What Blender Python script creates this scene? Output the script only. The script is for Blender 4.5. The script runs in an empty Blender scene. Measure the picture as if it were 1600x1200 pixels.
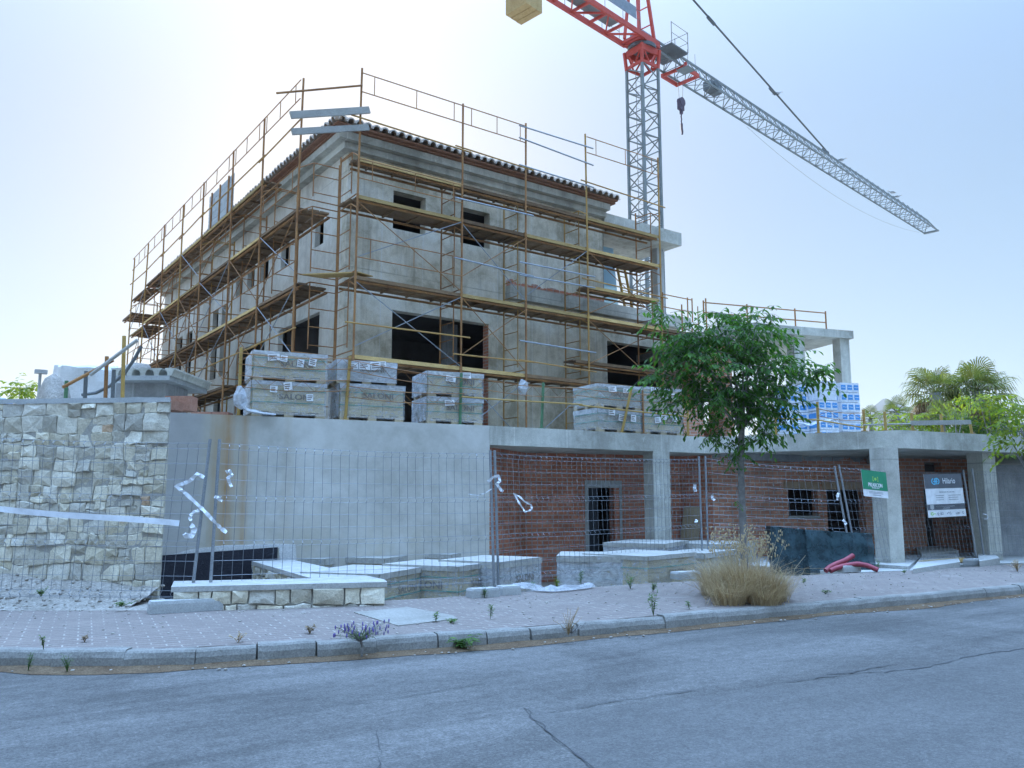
import bpy, math, random
from mathutils import Vector, Matrix, noise
random.seed(7)
S = bpy.context.scene
# ---------------------------------------------------------------- camera, sky, sun, exposure
F_PX, HORIZ, ZC, YAW = 1300.0, 785.0, 1.42, math.radians(35.8)
PITCH = math.atan((HORIZ-600)/F_PX)
cd = bpy.data.cameras.new("camera"); cam = bpy.data.objects.new("camera", cd); S.collection.objects.link(cam)
cam.location = (0, 0, ZC); cam.rotation_euler = (math.pi/2+PITCH, 0, -YAW)
cd.sensor_width = 36; cd.lens = 36*F_PX/1600; cd.clip_start = .1; cd.clip_end = 20000
S.camera = cam
SKY_SOFT, ZEN = .50, 27.0
SUN_EL, SUN_AZ = math.radians(20.5), YAW-math.radians(12.5)   # azimuth from +Y towards +X
W = bpy.data.worlds.new("World"); S.world = W; W.use_nodes = True
wn = W.node_tree.nodes; wn.clear()
sky = wn.new("ShaderNodeTexSky"); sky.sky_type = 'NISHITA'; sky.sun_disc = False
sky.sun_elevation = SUN_EL; sky.sun_rotation = SUN_AZ; sky.altitude = 20
sky.air_density = 1.0; sky.dust_density = 0.5; sky.ozone_density = 2.0
bg = wn.new("ShaderNodeBackground"); bg.inputs[1].default_value = .12
wo = wn.new("ShaderNodeOutputWorld")
# soften the range between the glare round the sun and the zenith, hue untouched, so blue sky and bright shade share one exposure
bw = wn.new("ShaderNodeRGBToBW"); W.node_tree.links.new(sky.outputs[0], bw.inputs[0])
m1 = wn.new("ShaderNodeMath"); m1.operation = 'DIVIDE'; m1.inputs[1].default_value = 4.0; W.node_tree.links.new(bw.outputs[0], m1.inputs[0])
m2 = wn.new("ShaderNodeMath"); m2.operation = 'POWER'; m2.inputs[1].default_value = SKY_SOFT-1; W.node_tree.links.new(m1.outputs[0], m2.inputs[0])
sc_ = wn.new("ShaderNodeVectorMath"); sc_.operation = 'SCALE'; W.node_tree.links.new(sky.outputs[0], sc_.inputs[0]); W.node_tree.links.new(m2.outputs[0], sc_.inputs['Scale'])
wb = wn.new("ShaderNodeVectorMath"); wb.operation = 'MULTIPLY'; wb.inputs[1].default_value = (1.01, .98, .905); W.node_tree.links.new(sc_.outputs[0], wb.inputs[0])
tcw = wn.new("ShaderNodeTexCoord"); sxw = wn.new("ShaderNodeSeparateXYZ"); W.node_tree.links.new(tcw.outputs['Generated'], sxw.inputs[0])
pw = wn.new("ShaderNodeMath"); pw.operation = 'POWER'; pw.inputs[1].default_value = 6; W.node_tree.links.new(sxw.outputs[2], pw.inputs[0])
mz = wn.new("ShaderNodeMath"); mz.operation = 'MULTIPLY_ADD'; mz.inputs[1].default_value = ZEN; mz.inputs[2].default_value = 1; W.node_tree.links.new(pw.outputs[0], mz.inputs[0])
zb_ = wn.new("ShaderNodeVectorMath"); zb_.operation = 'SCALE'; W.node_tree.links.new(wb.outputs[0], zb_.inputs[0]); W.node_tree.links.new(mz.outputs[0], zb_.inputs['Scale'])   # added brightening of the zenith, lifts the shaded ground
W.node_tree.links.new(zb_.outputs[0], bg.inputs[0]); W.node_tree.links.new(bg.outputs[0], wo.inputs[0])
sl = bpy.data.lights.new("sun", 'SUN'); sl.energy = 4.5; sl.angle = math.radians(.5); sl.color = (1, .91, .78)
sun = bpy.data.objects.new("sun", sl); S.collection.objects.link(sun)
sdir = Vector((math.sin(SUN_AZ)*math.cos(SUN_EL), math.cos(SUN_AZ)*math.cos(SUN_EL), math.sin(SUN_EL)))
sun.rotation_euler = sdir.to_track_quat('Z', 'Y').to_euler(); sun.location = (0, 0, 40)
S.view_settings.view_transform = 'Standard'; S.view_settings.look = 'None'
S.view_settings.exposure = .26; S.view_settings.gamma = 1
S.render.engine = 'CYCLES'
S.cycles.use_denoising = True
S.cycles.max_bounces = 6; S.cycles.diffuse_bounces = 3; S.cycles.transparent_max_bounces = 12
# ---------------------------------------------------------------- measuring helpers (photo pixel -> point on a real plane)
HD = Vector((math.sin(YAW), math.cos(YAW), 0)); RT = Vector((math.cos(YAW), -math.sin(YAW), 0)); UP = Vector((0, 0, 1))
EYE = Vector((0, 0, ZC))
def V(*a): return Vector(a)
def ray(px, py):
    u, v = px-800, 600-py
    return RT*u + HD*(F_PX*math.cos(PITCH)-v*math.sin(PITCH)) + UP*(F_PX*math.sin(PITCH)+v*math.cos(PITCH))
def onz(px, py, z): r = ray(px, py); return EYE + r*((z-ZC)/r.z)
def onx(px, py, x): r = ray(px, py); return EYE + r*(x/r.x)
def ony(px, py, y): r = ray(px, py); return EYE + r*(y/r.y)
def ond(px, py, d): r = ray(px, py); return EYE + r*(d/r.dot(HD))
def dep(p): return (p-EYE).dot(HD)
def zat(px, py, base):                       # height above point 'base' seen at pixel row py
    return ond(px, py, dep(base)).z
def onplane(px, py, a, b):                   # vertical plane through a and b
    n = Vector((b.y-a.y, a.x-b.x, 0)); r = ray(px, py)
    return EYE + r*((a-EYE).dot(n)/r.dot(n))
# ---------------------------------------------------------------- mesh builder and scene graph
COL = S.collection
WORLD_ROOTS = {}
class MB:
    def __init__(s): s.v = []; s.f = []; s.m = []; s.c = []; s.mi = 0; s.col = None
    def face(s, pts):
        n = len(s.v); s.v += [tuple(p) for p in pts]; s.f.append(list(range(n, n+len(pts)))); s.m.append(s.mi); s.c.append(s.col)
    def raw(s, vs, fs):
        n = len(s.v); s.v += [tuple(p) for p in vs]
        for f in fs: s.f.append([n+i for i in f]); s.m.append(s.mi); s.c.append(s.col)
    def par(s, o, a, b, c):                  # parallelepiped from corner o
        o, a, b, c = map(Vector, (o, a, b, c))
        if a.cross(b).dot(c) < 0: a, b = b, a
        s.raw([o, o+a, o+a+b, o+b, o+c, o+a+c, o+a+b+c, o+b+c],
              [(3, 2, 1, 0), (4, 5, 6, 7), (0, 1, 5, 4), (1, 2, 6, 5), (2, 3, 7, 6), (3, 0, 4, 7)])
    def box(s, cx, cy, cz, sx, sy, sz, rz=0):
        c, n = math.cos(rz), math.sin(rz)
        a = V(c*sx, n*sx, 0); b = V(-n*sy, c*sy, 0)
        s.par(V(cx, cy, cz)-a/2-b/2-V(0, 0, sz/2), a, b, V(0, 0, sz))
    def bar(s, p, q, w, h, up=UP):           # rectangular bar p->q, w across, h along up
        p, q = Vector(p), Vector(q); d = (q-p).normalized(); a = d.cross(up)
        if a.length < 1e-4: a = d.cross(V(1, 0, 0))
        a.normalize(); b = a.cross(d).normalized()
        s.par(p-a*w/2-b*h/2, a*w, b*h, q-p)
    def tube(s, p, q, r, n=6, r2=None, caps=True):
        p, q = Vector(p), Vector(q); d = (q-p)
        if d.length < 1e-6: return
        d.normalize(); a = d.cross(UP)
        if a.length < 1e-3: a = V(1, 0, 0)
        a.normalize(); b = d.cross(a); r2 = r if r2 is None else r2
        vs = []
        for k in range(n):
            t = 2*math.pi*k/n; e = a*math.cos(t)+b*math.sin(t)
            vs += [p+e*r, q+e*r2]
        fs = [(2*k, 2*((k+1) % n), 2*((k+1) % n)+1, 2*k+1) for k in range(n)]
        if caps: fs += [tuple(2*k for k in reversed(range(n))), tuple(2*k+1 for k in range(n))]
        s.raw(vs, fs)
    def path(s, pts, r, n=6, r2=None):       # tube through points
        pts = [Vector(p) for p in pts]; r2 = r if r2 is None else r2
        vs = []; a = None; m = len(pts)
        for i, p in enumerate(pts):
            d = (pts[min(i+1, m-1)]-pts[max(i-1, 0)]).normalized()
            if a is None:
                a = d.cross(UP)
                if a.length < 1e-3: a = V(1, 0, 0)
            a = (a-d*a.dot(d)).normalized(); b = d.cross(a); rr = r+(r2-r)*i/max(1, m-1)
            for k in range(n):
                t = 2*math.pi*k/n; vs.append(p+(a*math.cos(t)+b*math.sin(t))*rr)
        fs = [(i*n+k, i*n+(k+1) % n, (i+1)*n+(k+1) % n, (i+1)*n+k) for i in range(m-1) for k in range(n)]
        fs += [tuple(reversed(range(n))), tuple((m-1)*n+k for k in range(n))]
        s.raw(vs, fs)
    def prism(s, poly, z0, z1):
        A = sum(poly[i][0]*poly[(i+1) % len(poly)][1]-poly[(i+1) % len(poly)][0]*poly[i][1] for i in range(len(poly)))
        if A < 0: poly = poly[::-1]
        n = len(poly); lo = [(p[0], p[1], z0) for p in poly]; hi = [(p[0], p[1], z1) for p in poly]
        s.raw(lo+hi, [tuple(reversed(range(n))), tuple(range(n, 2*n))]+[(i, (i+1) % n, n+(i+1) % n, n+i) for i in range(n)])
    def ball(s, c, rx, ry, rz, n=8, m=6):
        vs = [(c[0], c[1], c[2]-rz)]; fs = []
        for j in range(1, m):
            t = math.pi*j/m
            for k in range(n):
                f = 2*math.pi*k/n; vs.append((c[0]+rx*math.sin(t)*math.cos(f), c[1]+ry*math.sin(t)*math.sin(f), c[2]-rz*math.cos(t)))
        vs.append((c[0], c[1], c[2]+rz)); L = len(vs)-1
        for k in range(n):
            fs.append((0, 1+(k+1) % n, 1+k)); fs.append((L, L-n+k, L-n+(k+1) % n))
            for j in range(m-2): a = 1+j*n; fs.append((a+k, a+(k+1) % n, a+n+(k+1) % n, a+n+k))
        s.raw(vs, fs)
    def build(s, name, mat, parent=None, smooth=False, uv=False):
        me = bpy.data.meshes.new(name); me.from_pydata(s.v, [], s.f)
        for m in (mat if isinstance(mat, (list, tuple)) else [mat]): me.materials.append(m)
        if any(s.m): me.polygons.foreach_set('material_index', s.m)
        if smooth: me.polygons.foreach_set('use_smooth', [True]*len(s.f))
        if any(c is not None for c in s.c):
            at = me.color_attributes.new('tint', 'FLOAT_COLOR', 'CORNER'); buf = []
            for f, c in zip(s.f, s.c): buf += list(c if c is not None else (.5, .5, .5, 1))*len(f)
            at.data.foreach_set('color', buf)
        if uv:
            L = me.uv_layers.new(name='UVMap'); me.update()
            for p in me.polygons:
                n = p.normal
                if abs(n.z) > .7: t, b = V(1, 0, 0), V(0, 1, 0)
                else:
                    t = V(-n.y, n.x, 0).normalized(); b = UP
                for li in p.loop_indices:
                    co = me.vertices[me.loops[li].vertex_index].co; L.data[li].uv = (co.dot(t), co.dot(b))
        me.update()
        o = bpy.data.objects.new(name, me); COL.objects.link(o)
        if parent is not None:
            o.parent = parent
            if parent.name in WORLD_ROOTS: o.location = -parent.location
        return o
def tag(o, label, cat, group=None):
    o['label'] = label; o['category'] = cat
    if group: o['group'] = group
    return o
def thing(name, label, cat, loc=(0, 0, 0), group=None, world=True, rz=0):
    o = bpy.data.objects.new(name, None); COL.objects.link(o); o.location = loc; o.rotation_euler = (0, 0, rz)
    o.empty_display_size = .2
    if world: WORLD_ROOTS[o.name] = 1
    return tag(o, label, cat, group)
def struct(o, kind='structure'): o['kind'] = kind; return o
def copy_thing(o, parent=None):
    c = o.copy(); COL.objects.link(c)
    if parent is not None: c.parent = parent
    for ch in list(o.children): copy_thing(ch, c)
    return c
TXT = {}
def text_geo(s):
    if s not in TXT:
        cu = bpy.data.curves.new("txt", 'FONT'); cu.body = s; cu.size = 1; cu.align_x = 'CENTER'; cu.resolution_u = 3
        ob = bpy.data.objects.new("txt", cu); COL.objects.link(ob)
        dg = bpy.context.evaluated_depsgraph_get(); me = ob.evaluated_get(dg).to_mesh()
        TXT[s] = ([tuple(v.co) for v in me.vertices], [tuple(p.vertices) for p in me.polygons])
        ob.evaluated_get(dg).to_mesh_clear(); bpy.data.objects.remove(ob); bpy.data.curves.remove(cu)
    return TXT[s]
def add_text(mb, s, o, right, up, h, sx=1.0, bold=0):
    vs, fs = text_geo(s); right, up = Vector(right).normalized(), Vector(up).normalized(); nrm = right.cross(up)
    for k in range(1+bold):
        e = right*(k*.05*h)+nrm*(k*.0004)
        mb.raw([Vector(o)+e+right*(v[0]*h*sx)+up*(v[1]*h) for v in vs], fs)
# ---------------------------------------------------------------- materials
class NT:
    def __init__(s, name):
        s.mat = bpy.data.materials.new(name); s.mat.use_nodes = True; s.t = s.mat.node_tree; s.t.nodes.clear()
        s.out = s.t.nodes.new("ShaderNodeOutputMaterial"); s.b = s.t.nodes.new("ShaderNodeBsdfPrincipled")
        s.t.links.new(s.b.outputs[0], s.out.inputs[0])
    def n(s, typ, **kw):
        x = s.t.nodes.new("ShaderNode"+typ)
        for k, v in kw.items(): setattr(x, k, v)
        return x
    def l(s, a, b): s.t.links.new(a, b)
    def noise(s, vec, scale, detail=5, rough=.6, dist=0):
        x = s.n("TexNoise"); x.inputs['Scale'].default_value = scale; x.inputs['Detail'].default_value = detail
        x.inputs['Roughness'].default_value = rough; x.inputs['Distortion'].default_value = dist
        if vec is not None: s.l(vec, x.inputs['Vector'])
        return x.outputs['Fac']
    def ramp(s, fac, stops):
        x = s.n("ValToRGB"); e = x.color_ramp.elements
        e[0].position, e[0].color = stops[0][0], (*stops[0][1], 1); e[1].position, e[1].color = stops[-1][0], (*stops[-1][1], 1)
        for p, c in stops[1:-1]: q = e.new(p); q.color = (*c, 1)
        s.l(fac, x.inputs[0]); return x.outputs[0]
    def mix(s, fac, a, b, mode='MIX'):
        x = s.n("Mix", data_type='RGBA', blend_type=mode)
        for sock, val in ((x.inputs[0], fac), (x.inputs[6], a), (x.inputs[7], b)):
            if isinstance(val, (int, float)): sock.default_value = val
            elif isinstance(val, tuple): sock.default_value = (*val, 1)
            else: s.l(val, sock)
        return x.outputs[2]
    def math(s, op, a, b=None, clamp=False):
        x = s.n("Math", operation=op); x.use_clamp = clamp
        for sock, val in ((x.inputs[0], a), (x.inputs[1], b)):
            if val is None: continue
            if isinstance(val, (int, float)): sock.default_value = val
            else: s.l(val, sock)
        return x.outputs[0]
    def maprange(s, v, a, b, c=0., d=1.):
        x = s.n("MapRange"); s.l(v, x.inputs[0])
        for i, k in enumerate((a, b, c, d)): x.inputs[i+1].default_value = k
        return x.outputs[0]
    def obj(s): return s.n("TexCoord").outputs['Object']
    def uvc(s): return s.n("TexCoord").outputs['UV']
    def pos(s): return s.n("NewGeometry").outputs['Position']
    def scale(s, vec, sc):
        x = s.n("Mapping"); x.inputs['Scale'].default_value = sc; s.l(vec, x.inputs[0]); return x.outputs[0]
    def bump(s, h, strength=.3, dist=.02):
        x = s.n("Bump"); x.inputs['Strength'].default_value = strength; x.inputs['Distance'].default_value = dist
        s.l(h, x.inputs['Height']); s.l(x.outputs[0], s.b.inputs['Normal'])
    def color(s, c): s.l(c, s.b.inputs['Base Color'])
    def set(s, rough=.8, spec=.3, metal=0):
        s.b.inputs['Roughness'].default_value = rough; s.b.inputs['Specular IOR Level'].default_value = spec
        s.b.inputs['Metallic'].default_value = metal
def mottled(name, a, b, scale=2.5, rough=.85, spec=.25, metal=0, bump=.15, bscale=60, rnd=0., space='pos', fine=.25):
    t = NT(name); vec = t.pos() if space == 'pos' else t.obj()
    c = t.ramp(t.noise(vec, scale, 7, .65), [(.3, a), (.7, b)])
    g = t.ramp(t.noise(vec, bscale, 3), [(.3, (1-fine,)*3), (.7, (1+fine*.3,)*3)])
    c = t.mix(1., c, g, 'MULTIPLY')
    if rnd:
        r = t.n("ObjectInfo").outputs['Random']
        c = t.mix(1., c, t.ramp(r, [(0, (1-rnd,)*3), (1, (1+rnd*.4,)*3)]), 'MULTIPLY')
    t.color(c); t.set(rough, spec, metal)
    if bump: t.bump(t.noise(vec, bscale, 4), bump, .01)
    return t.mat
def plain(name, c, rough=.6, spec=.4, metal=0):
    t = NT(name); v = t.obj()
    t.color(t.mix(1., c, t.ramp(t.noise(v, 8, 4), [(.3, (.86,)*3), (.7, (1.08,)*3)]), 'MULTIPLY')); t.set(rough, spec, metal); return t.mat
def facade_mat(name, a, b, c, streak=.5):
    t = NT(name); p = t.pos()
    n1 = t.noise(p, .55, 6, .6, .3); n2 = t.noise(p, 3.2, 8, .7, .4)
    col = t.ramp(t.math('ADD', t.math('MULTIPLY', n1, .6), t.math('MULTIPLY', n2, .4)), [(.40, a), (.5, b), (.60, c)])
    st = t.noise(t.scale(p, (2.6, 2.6, .16)), 1.0, 6, .7)
    col = t.mix(t.math('MULTIPLY', t.maprange(st, .52, .72), streak), col, tuple(x*.62 for x in a))
    ef = t.noise(t.scale(p, (1.4, 1.4, .9)), 2.2, 8, .75)
    col = t.mix(t.maprange(ef, .6, .74, 0, .55), col, tuple(min(.8, x*1.35) for x in c))
    sx = t.n("SeparateXYZ"); t.l(p, sx.inputs[0])                # formwork seams
    for ax, pitch, wd in ((0, 1.27, .018), (1, 1.31, .018), (2, 2.62, .012)):
        fr = t.math('FRACT', t.math('DIVIDE', t.math('ADD', sx.outputs[ax], .33), pitch)); m_ = t.math('LESS_THAN', fr, wd)
        col = t.mix(t.math('MULTIPLY', m_, t.maprange(n1, .35, .6, .1, .55)), col, tuple(min(.75, x*1.25) for x in c) if ax < 2 else tuple(x*.7 for x in a))
    g = t.noise(p, 45, 3); col = t.mix(1., col, t.ramp(g, [(.3, (.84,)*3), (.7, (1.06,)*3)]), 'MULTIPLY')
    t.color(col); t.set(.9, .2); t.bump(t.math('ADD', n2, t.math('MULTIPLY', g, .4)), .35, .02); return t.mat
def brick_mat(name, c1, c2, mortar, w=.24, h=.09, dirt=.5, sep=.014):
    t = NT(name); uv = t.uvc()
    wob = t.n("VectorMath", operation='ADD'); t.l(uv, wob.inputs[0])
    nz = t.n("TexNoise"); nz.inputs['Scale'].default_value = 3.0; t.l(uv, nz.inputs['Vector'])
    sc = t.n("VectorMath", operation='SCALE'); sc.inputs['Scale'].default_value = .02; t.l(nz.outputs['Color'], sc.inputs[0]); t.l(sc.outputs[0], wob.inputs[1])
    br = t.n("TexBrick"); t.l(wob.outputs[0], br.inputs['Vector'])
    br.inputs['Color1'].default_value = (*c1, 1); br.inputs['Color2'].default_value = (*c2, 1); br.inputs['Mortar'].default_value = (*mortar, 1)
    br.inputs['Scale'].default_value = 1; br.inputs['Mortar Size'].default_value = sep; br.inputs['Mortar Smooth'].default_value = .4
    br.inputs['Bias'].default_value = -.1; br.inputs['Brick Width'].default_value = w; br.inputs['Row Height'].default_value = h
    p = t.pos(); n = t.noise(p, 1.6, 7, .7, .4); sm = t.noise(p, 9, 5, .7)
    col = t.mix(1., br.outputs['Color'], t.ramp(n, [(.3, (.62,)*3), (.7, (1.15,)*3)]), 'MULTIPLY')
    col = t.mix(t.math('MULTIPLY', t.maprange(t.math('ADD', t.math('MULTIPLY', n, .5), t.math('MULTIPLY', sm, .5)), .55, .66), dirt), col, mortar)
    t.color(col); t.set(.95, .15); t.bump(t.math('SUBTRACT', t.math('MULTIPLY', sm, .5), br.outputs['Fac']), .5, .012); return t.mat
def leaf_mat(name, a, b, trans=.45, tcol=None):
    t = NT(name); at = t.n("Attribute", attribute_name='tint')
    col = t.mix(at.outputs['Fac'], a, b)
    t.color(col); t.set(.6, .2)
    tr = t.n("BsdfTranslucent"); t.l(t.mix(1., col, tcol or (1.3, 1.5, .6), 'MULTIPLY'), tr.inputs[0])
    mx = t.n("MixShader"); mx.inputs[0].default_value = trans; t.l(t.b.outputs[0], mx.inputs[1]); t.l(tr.outputs[0], mx.inputs[2]); t.l(mx.outputs[0], t.out.inputs[0])
    return t.mat
def wrap_mat(name, lo=.25, hi=.85, tint=(.72, .76, .80)):
    t = NT(name); p = t.obj()
    n = t.noise(t.scale(p, (3, 3, 9)), 1.5, 8, .75, 1.2); w = t.noise(p, 5, 6, .7, 2.0)
    t.b.inputs['Base Color'].default_value = (*tint, 1); t.set(.18, .6)
    t.bump(t.math('ADD', n, w), .9, .03)
    tr = t.n("BsdfTransparent"); mx = t.n("MixShader")
    t.l(t.maprange(t.math('ADD', t.math('MULTIPLY', n, .6), t.math('MULTIPLY', w, .4)), .38, .66, lo, hi), mx.inputs[0])
    t.l(tr.outputs[0], mx.inputs[1]); t.l(t.b.outputs[0], mx.inputs[2]); t.l(mx.outputs[0], t.out.inputs[0]); return t.mat
M = {}
M['facade'] = facade_mat('rendered_facade', (.40, .345, .25), (.63, .565, .445), (.76, .71, .605), .65)
M['facade_side'] = facade_mat('rendered_side', (.52, .465, .385), (.64, .585, .495), (.72, .675, .59), .45)
M['conc'] = facade_mat('board_concrete', (.34, .325, .275), (.47, .455, .395), (.59, .575, .505), .6)
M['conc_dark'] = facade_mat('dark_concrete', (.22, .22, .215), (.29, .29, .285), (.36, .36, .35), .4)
M['conc_light'] = mottled('light_concrete', (.38, .39, .38), (.50, .50, .48), 4, .9, .2, 0, .3, 70, .15)
M['plaster'] = mottled('white_plaster', (.55, .55, .53), (.68, .67, .65), 3, .9, .2, 0, .2, 40)
M['whitecap'] = mottled('white_coping', (.36, .35, .325), (.50, .49, .46), 5, .9, .2, 0, .25, 50)
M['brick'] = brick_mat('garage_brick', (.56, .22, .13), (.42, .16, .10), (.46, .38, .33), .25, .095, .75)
M['brick_lit'] = brick_mat('lit_brick', (.62, .29, .185), (.50, .22, .14), (.54, .46, .40), .25, .095, .75)  # lighter copy of the brick, stronger light painted into its colour
M['tile'] = mottled('roof_tile', (.40, .29, .21), (.52, .40, .31), 3, .85, .25, 0, .2, 30)
M['tile_end'] = mottled('roof_tile_mortar', (.62, .58, .53), (.74, .70, .65), 6, .9, .2, 0, .2, 30)
M['clay'] = mottled('soffit_clay', (.25, .125, .08), (.36, .19, .12), 4, .9, .2, 0, .2, 30)
M['rust'] = mottled('rusty_tube', (.21, .095, .04), (.42, .21, .075), 2.2, .75, .3, .0, .2, 50)
M['rust2'] = mottled('old_yellow_tube', (.50, .30, .08), (.32, .16, .06), 1.5, .7, .3, .0, .2, 50)
M['galv'] = mottled('galvanised', (.24, .265, .29), (.34, .36, .38), 5, .45, .5, .5, .05, 60)
M['yellow'] = mottled('yellow_paint', (.38, .235, .06), (.48, .30, .08), 3, .6, .4, 0, .1, 60)
M['greenp'] = mottled('green_paint', (.07, .16, .08), (.10, .22, .11), 3, .6, .4, 0, .1, 60)
M['deck'] = mottled('deck_board', (.16, .095, .055), (.30, .19, .105), 1.8, .9, .2, 0, .3, 50, .35)
M['deck_edge'] = mottled('deck_edge_board', (.46, .29, .11), (.66, .46, .20), 1.5, .85, .2, 0, .2, 40, .4)
M['wood'] = mottled('pale_wood', (.45, .35, .22), (.58, .47, .32), 3, .85, .2, 0, .2, 50, .2)
M['woodg'] = mottled('grey_wood', (.30, .29, .26), (.42, .40, .36), 3, .9, .2, 0, .3, 40, .2)
M['dark'] = plain('dark_void', (.012, .014, .018), .9, .1)
M['inside'] = mottled('interior_block', (.10, .085, .075), (.15, .13, .115), 2, .95, .1)  # dark tone puts the shade of the rooms into the colour
M['stone'] = None
# ---- special surface materials
def stone_mat():
    t = NT('limestone'); p = t.pos(); at = t.n("Attribute", attribute_name='tint')
    n = t.noise(p, 6, 8, .7, .5); g = t.noise(p, 38, 5, .7)
    col = t.mix(1., at.outputs['Color'], t.ramp(n, [(.3, (.78,)*3), (.7, (1.12,)*3)]), 'MULTIPLY')
    col = t.mix(1., col, t.ramp(g, [(.3, (.78,)*3), (.65, (1.06,)*3)]), 'MULTIPLY')
    o = t.noise(p, 2.1, 6, .65, .6); col = t.mix(t.maprange(o, .665, .73, 0, .8), col, (.42, .20, .08))
    t.color(col); t.set(.95, .15); t.bump(t.math('ADD', n, t.math('MULTIPLY', g, .45)), .9, .035); return t.mat
M['stone'] = stone_mat()
M['mortar'] = mottled('stone_joint', (.34, .32, .28), (.46, .44, .39), 6, .95, .1, 0, .3, 50)
def asphalt(name, a, b, speck, fine):
    t = NT(name); p = t.pos()
    md = t.noise(p, 11, 6, .8, .4); big = t.noise(p, .45, 7, .65, .6); st = t.noise(t.scale(p, (.25, 2.2, 1)), .8, 7, .7, .5)
    col = t.ramp(t.math('ADD', t.math('MULTIPLY', big, .5), t.math('MULTIPLY', st, .5)), [(.40, a), (.60, b)])
    g = t.noise(p, 48, 6, .8); g2 = t.noise(p, 120, 3, .7)
    col = t.mix(1., col, t.ramp(g, [(.34, (1-fine*1.3,)*3), (.64, (1+fine*.7,)*3)]), 'MULTIPLY'); col = t.mix(1., col, t.ramp(md, [(.32, (1-fine*.8,)*3), (.66, (1+fine*.5,)*3)]), 'MULTIPLY')
    col = t.mix(t.maprange(g2, .62, .72, 0, speck), col, (.34, .33, .31)); col = t.mix(t.maprange(g2, .42, .34, 0, .6), col, tuple(x*.5 for x in a))
    dk = t.noise(p, 2.4, 8, .75, 1.0); col = t.mix(t.maprange(dk, .62, .70, 0, .4), col, tuple(x*.55 for x in a))
    t.color(col); t.set(.85, .3); t.bump(t.math('ADD', g, t.math('MULTIPLY', g2, .6)), .5, .012); return t.mat
M['asphalt'] = asphalt('worn_asphalt', (.085, .083, .078), (.17, .165, .156), .75, .42)
M['asphalt2'] = asphalt('smooth_asphalt', (.10, .098, .093), (.132, .129, .123), .55, .3)
def paver():
    t = NT('clay_pavers'); mp = t.n("Mapping"); t.l(t.pos(), mp.inputs[0]); mp.inputs['Rotation'].default_value = (0, 0, math.radians(9))
    br = t.n("TexBrick"); t.l(mp.outputs[0], br.inputs[0]); br.inputs['Scale'].default_value = 1
    for k, v in (('Color1', (.225, .183, .16, 1)), ('Color2', (.18, .15, .133, 1)), ('Mortar', (.38, .35, .31, 1))): br.inputs[k].default_value = v
    br.inputs['Mortar Size'].default_value = .009; br.inputs['Mortar Smooth'].default_value = .3; br.inputs['Brick Width'].default_value = .24; br.inputs['Row Height'].default_value = .12; br.inputs['Bias'].default_value = 0
    p = t.pos(); n = t.noise(p, 1.1, 8, .7, .6); n2 = t.noise(p, 3.4, 6, .7, .5); g = t.noise(p, 60, 4)
    col = t.mix(t.maprange(n2, .42, .58, .1, .9), br.outputs['Color'], (.205, .171, .152))        # joints sanded over in places
    col = t.mix(t.maprange(n, .50, .68, 0, .75), col, (.25, .215, .185))                          # drifted dust
    n3 = t.noise(p, .8, 8, .75, 1.); col = t.mix(t.maprange(n3, .60, .70, 0, .7), col, (.35, .325, .295))   # spilt cement
    col = t.mix(1., col, t.ramp(g, [(.3, (.75,)*3), (.7, (1.1,)*3)]), 'MULTIPLY')
    t.color(col); t.set(.92, .2); t.bump(t.math('SUBTRACT', g, br.outputs['Fac']), .4, .008); return t.mat
M['paver'] = paver()
M['kerb'] = mottled('kerb_stone', (.19, .18, .16), (.31, .30, .275), 3, .9, .2, 0, .4, 60, 0, fine=.35)
M['dirt'] = mottled('brown_grit', (.11, .072, .045), (.19, .135, .085), 5, .95, .1, 0, .6, 60, 0, fine=.5)
M['gravel'] = mottled('pale_gravel', (.30, .27, .23), (.46, .42, .37), 4, .95, .1, 0, .9, 28, 0, fine=.45)
M['soil'] = mottled('sandy_soil', (.33, .29, .24), (.45, .41, .35), 2, .95, .1, 0, .6, 30, 0, fine=.3)
M['floor'] = mottled('dusty_slab', (.38, .375, .35), (.52, .51, .48), 2, .92, .2, 0, .2, 30)
# ---- ground sheets
def sheet(name, pts, z, mat):
    b = MB(); b.face([(p[0], p[1], z if len(p) < 3 else p[2]) for p in pts]); return struct(b.build(name, mat))
b = MB(); R_ = 4200.
b.face([(-R_, -R_, -.45), (R_, -R_, -.45), (R_, R_, -.45), (-R_, R_, -.45)]); struct(b.build('ground', M['soil']))
KP = [(-14, 22.2), (-6, 14.8), (-1.2, 10.35), (.77, 8.62), (1.38, 8.10), (2.01, 7.78), (3.05, 7.45), (4.02, 7.22), (5.05, 7.02), (6.66, 6.83), (8.2, 6.7), (9.82, 6.52), (11.73, 6.29), (14.2, 6.05), (20, 5.35), (40, 2.9), (70, -.8)]
BP = [(-14, 27), (-5, 18.5), (-1, 13.6), (1.03, 11.8), (2.54, 10.75), (5.12, 10.05), (6.61, 9.86), (9.65, 9.72), (12.29, 9.28), (15.93, 8.55), (19.24, 8.15), (40, 5.4), (70, 1.8)]
sheet('road', KP[::-1]+[(-14, -60), (70, -60)], 0, M['asphalt'])
def resample(P, step):
    out = [Vector((*P[0], 0))]
    for a, c in zip(P, P[1:]):
        a, c = Vector((*a, 0)), Vector((*c, 0)); n = max(1, round((c-a).length/step))
        out += [a+(c-a)*(i/n) for i in range(1, n+1)]
    return out
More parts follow.
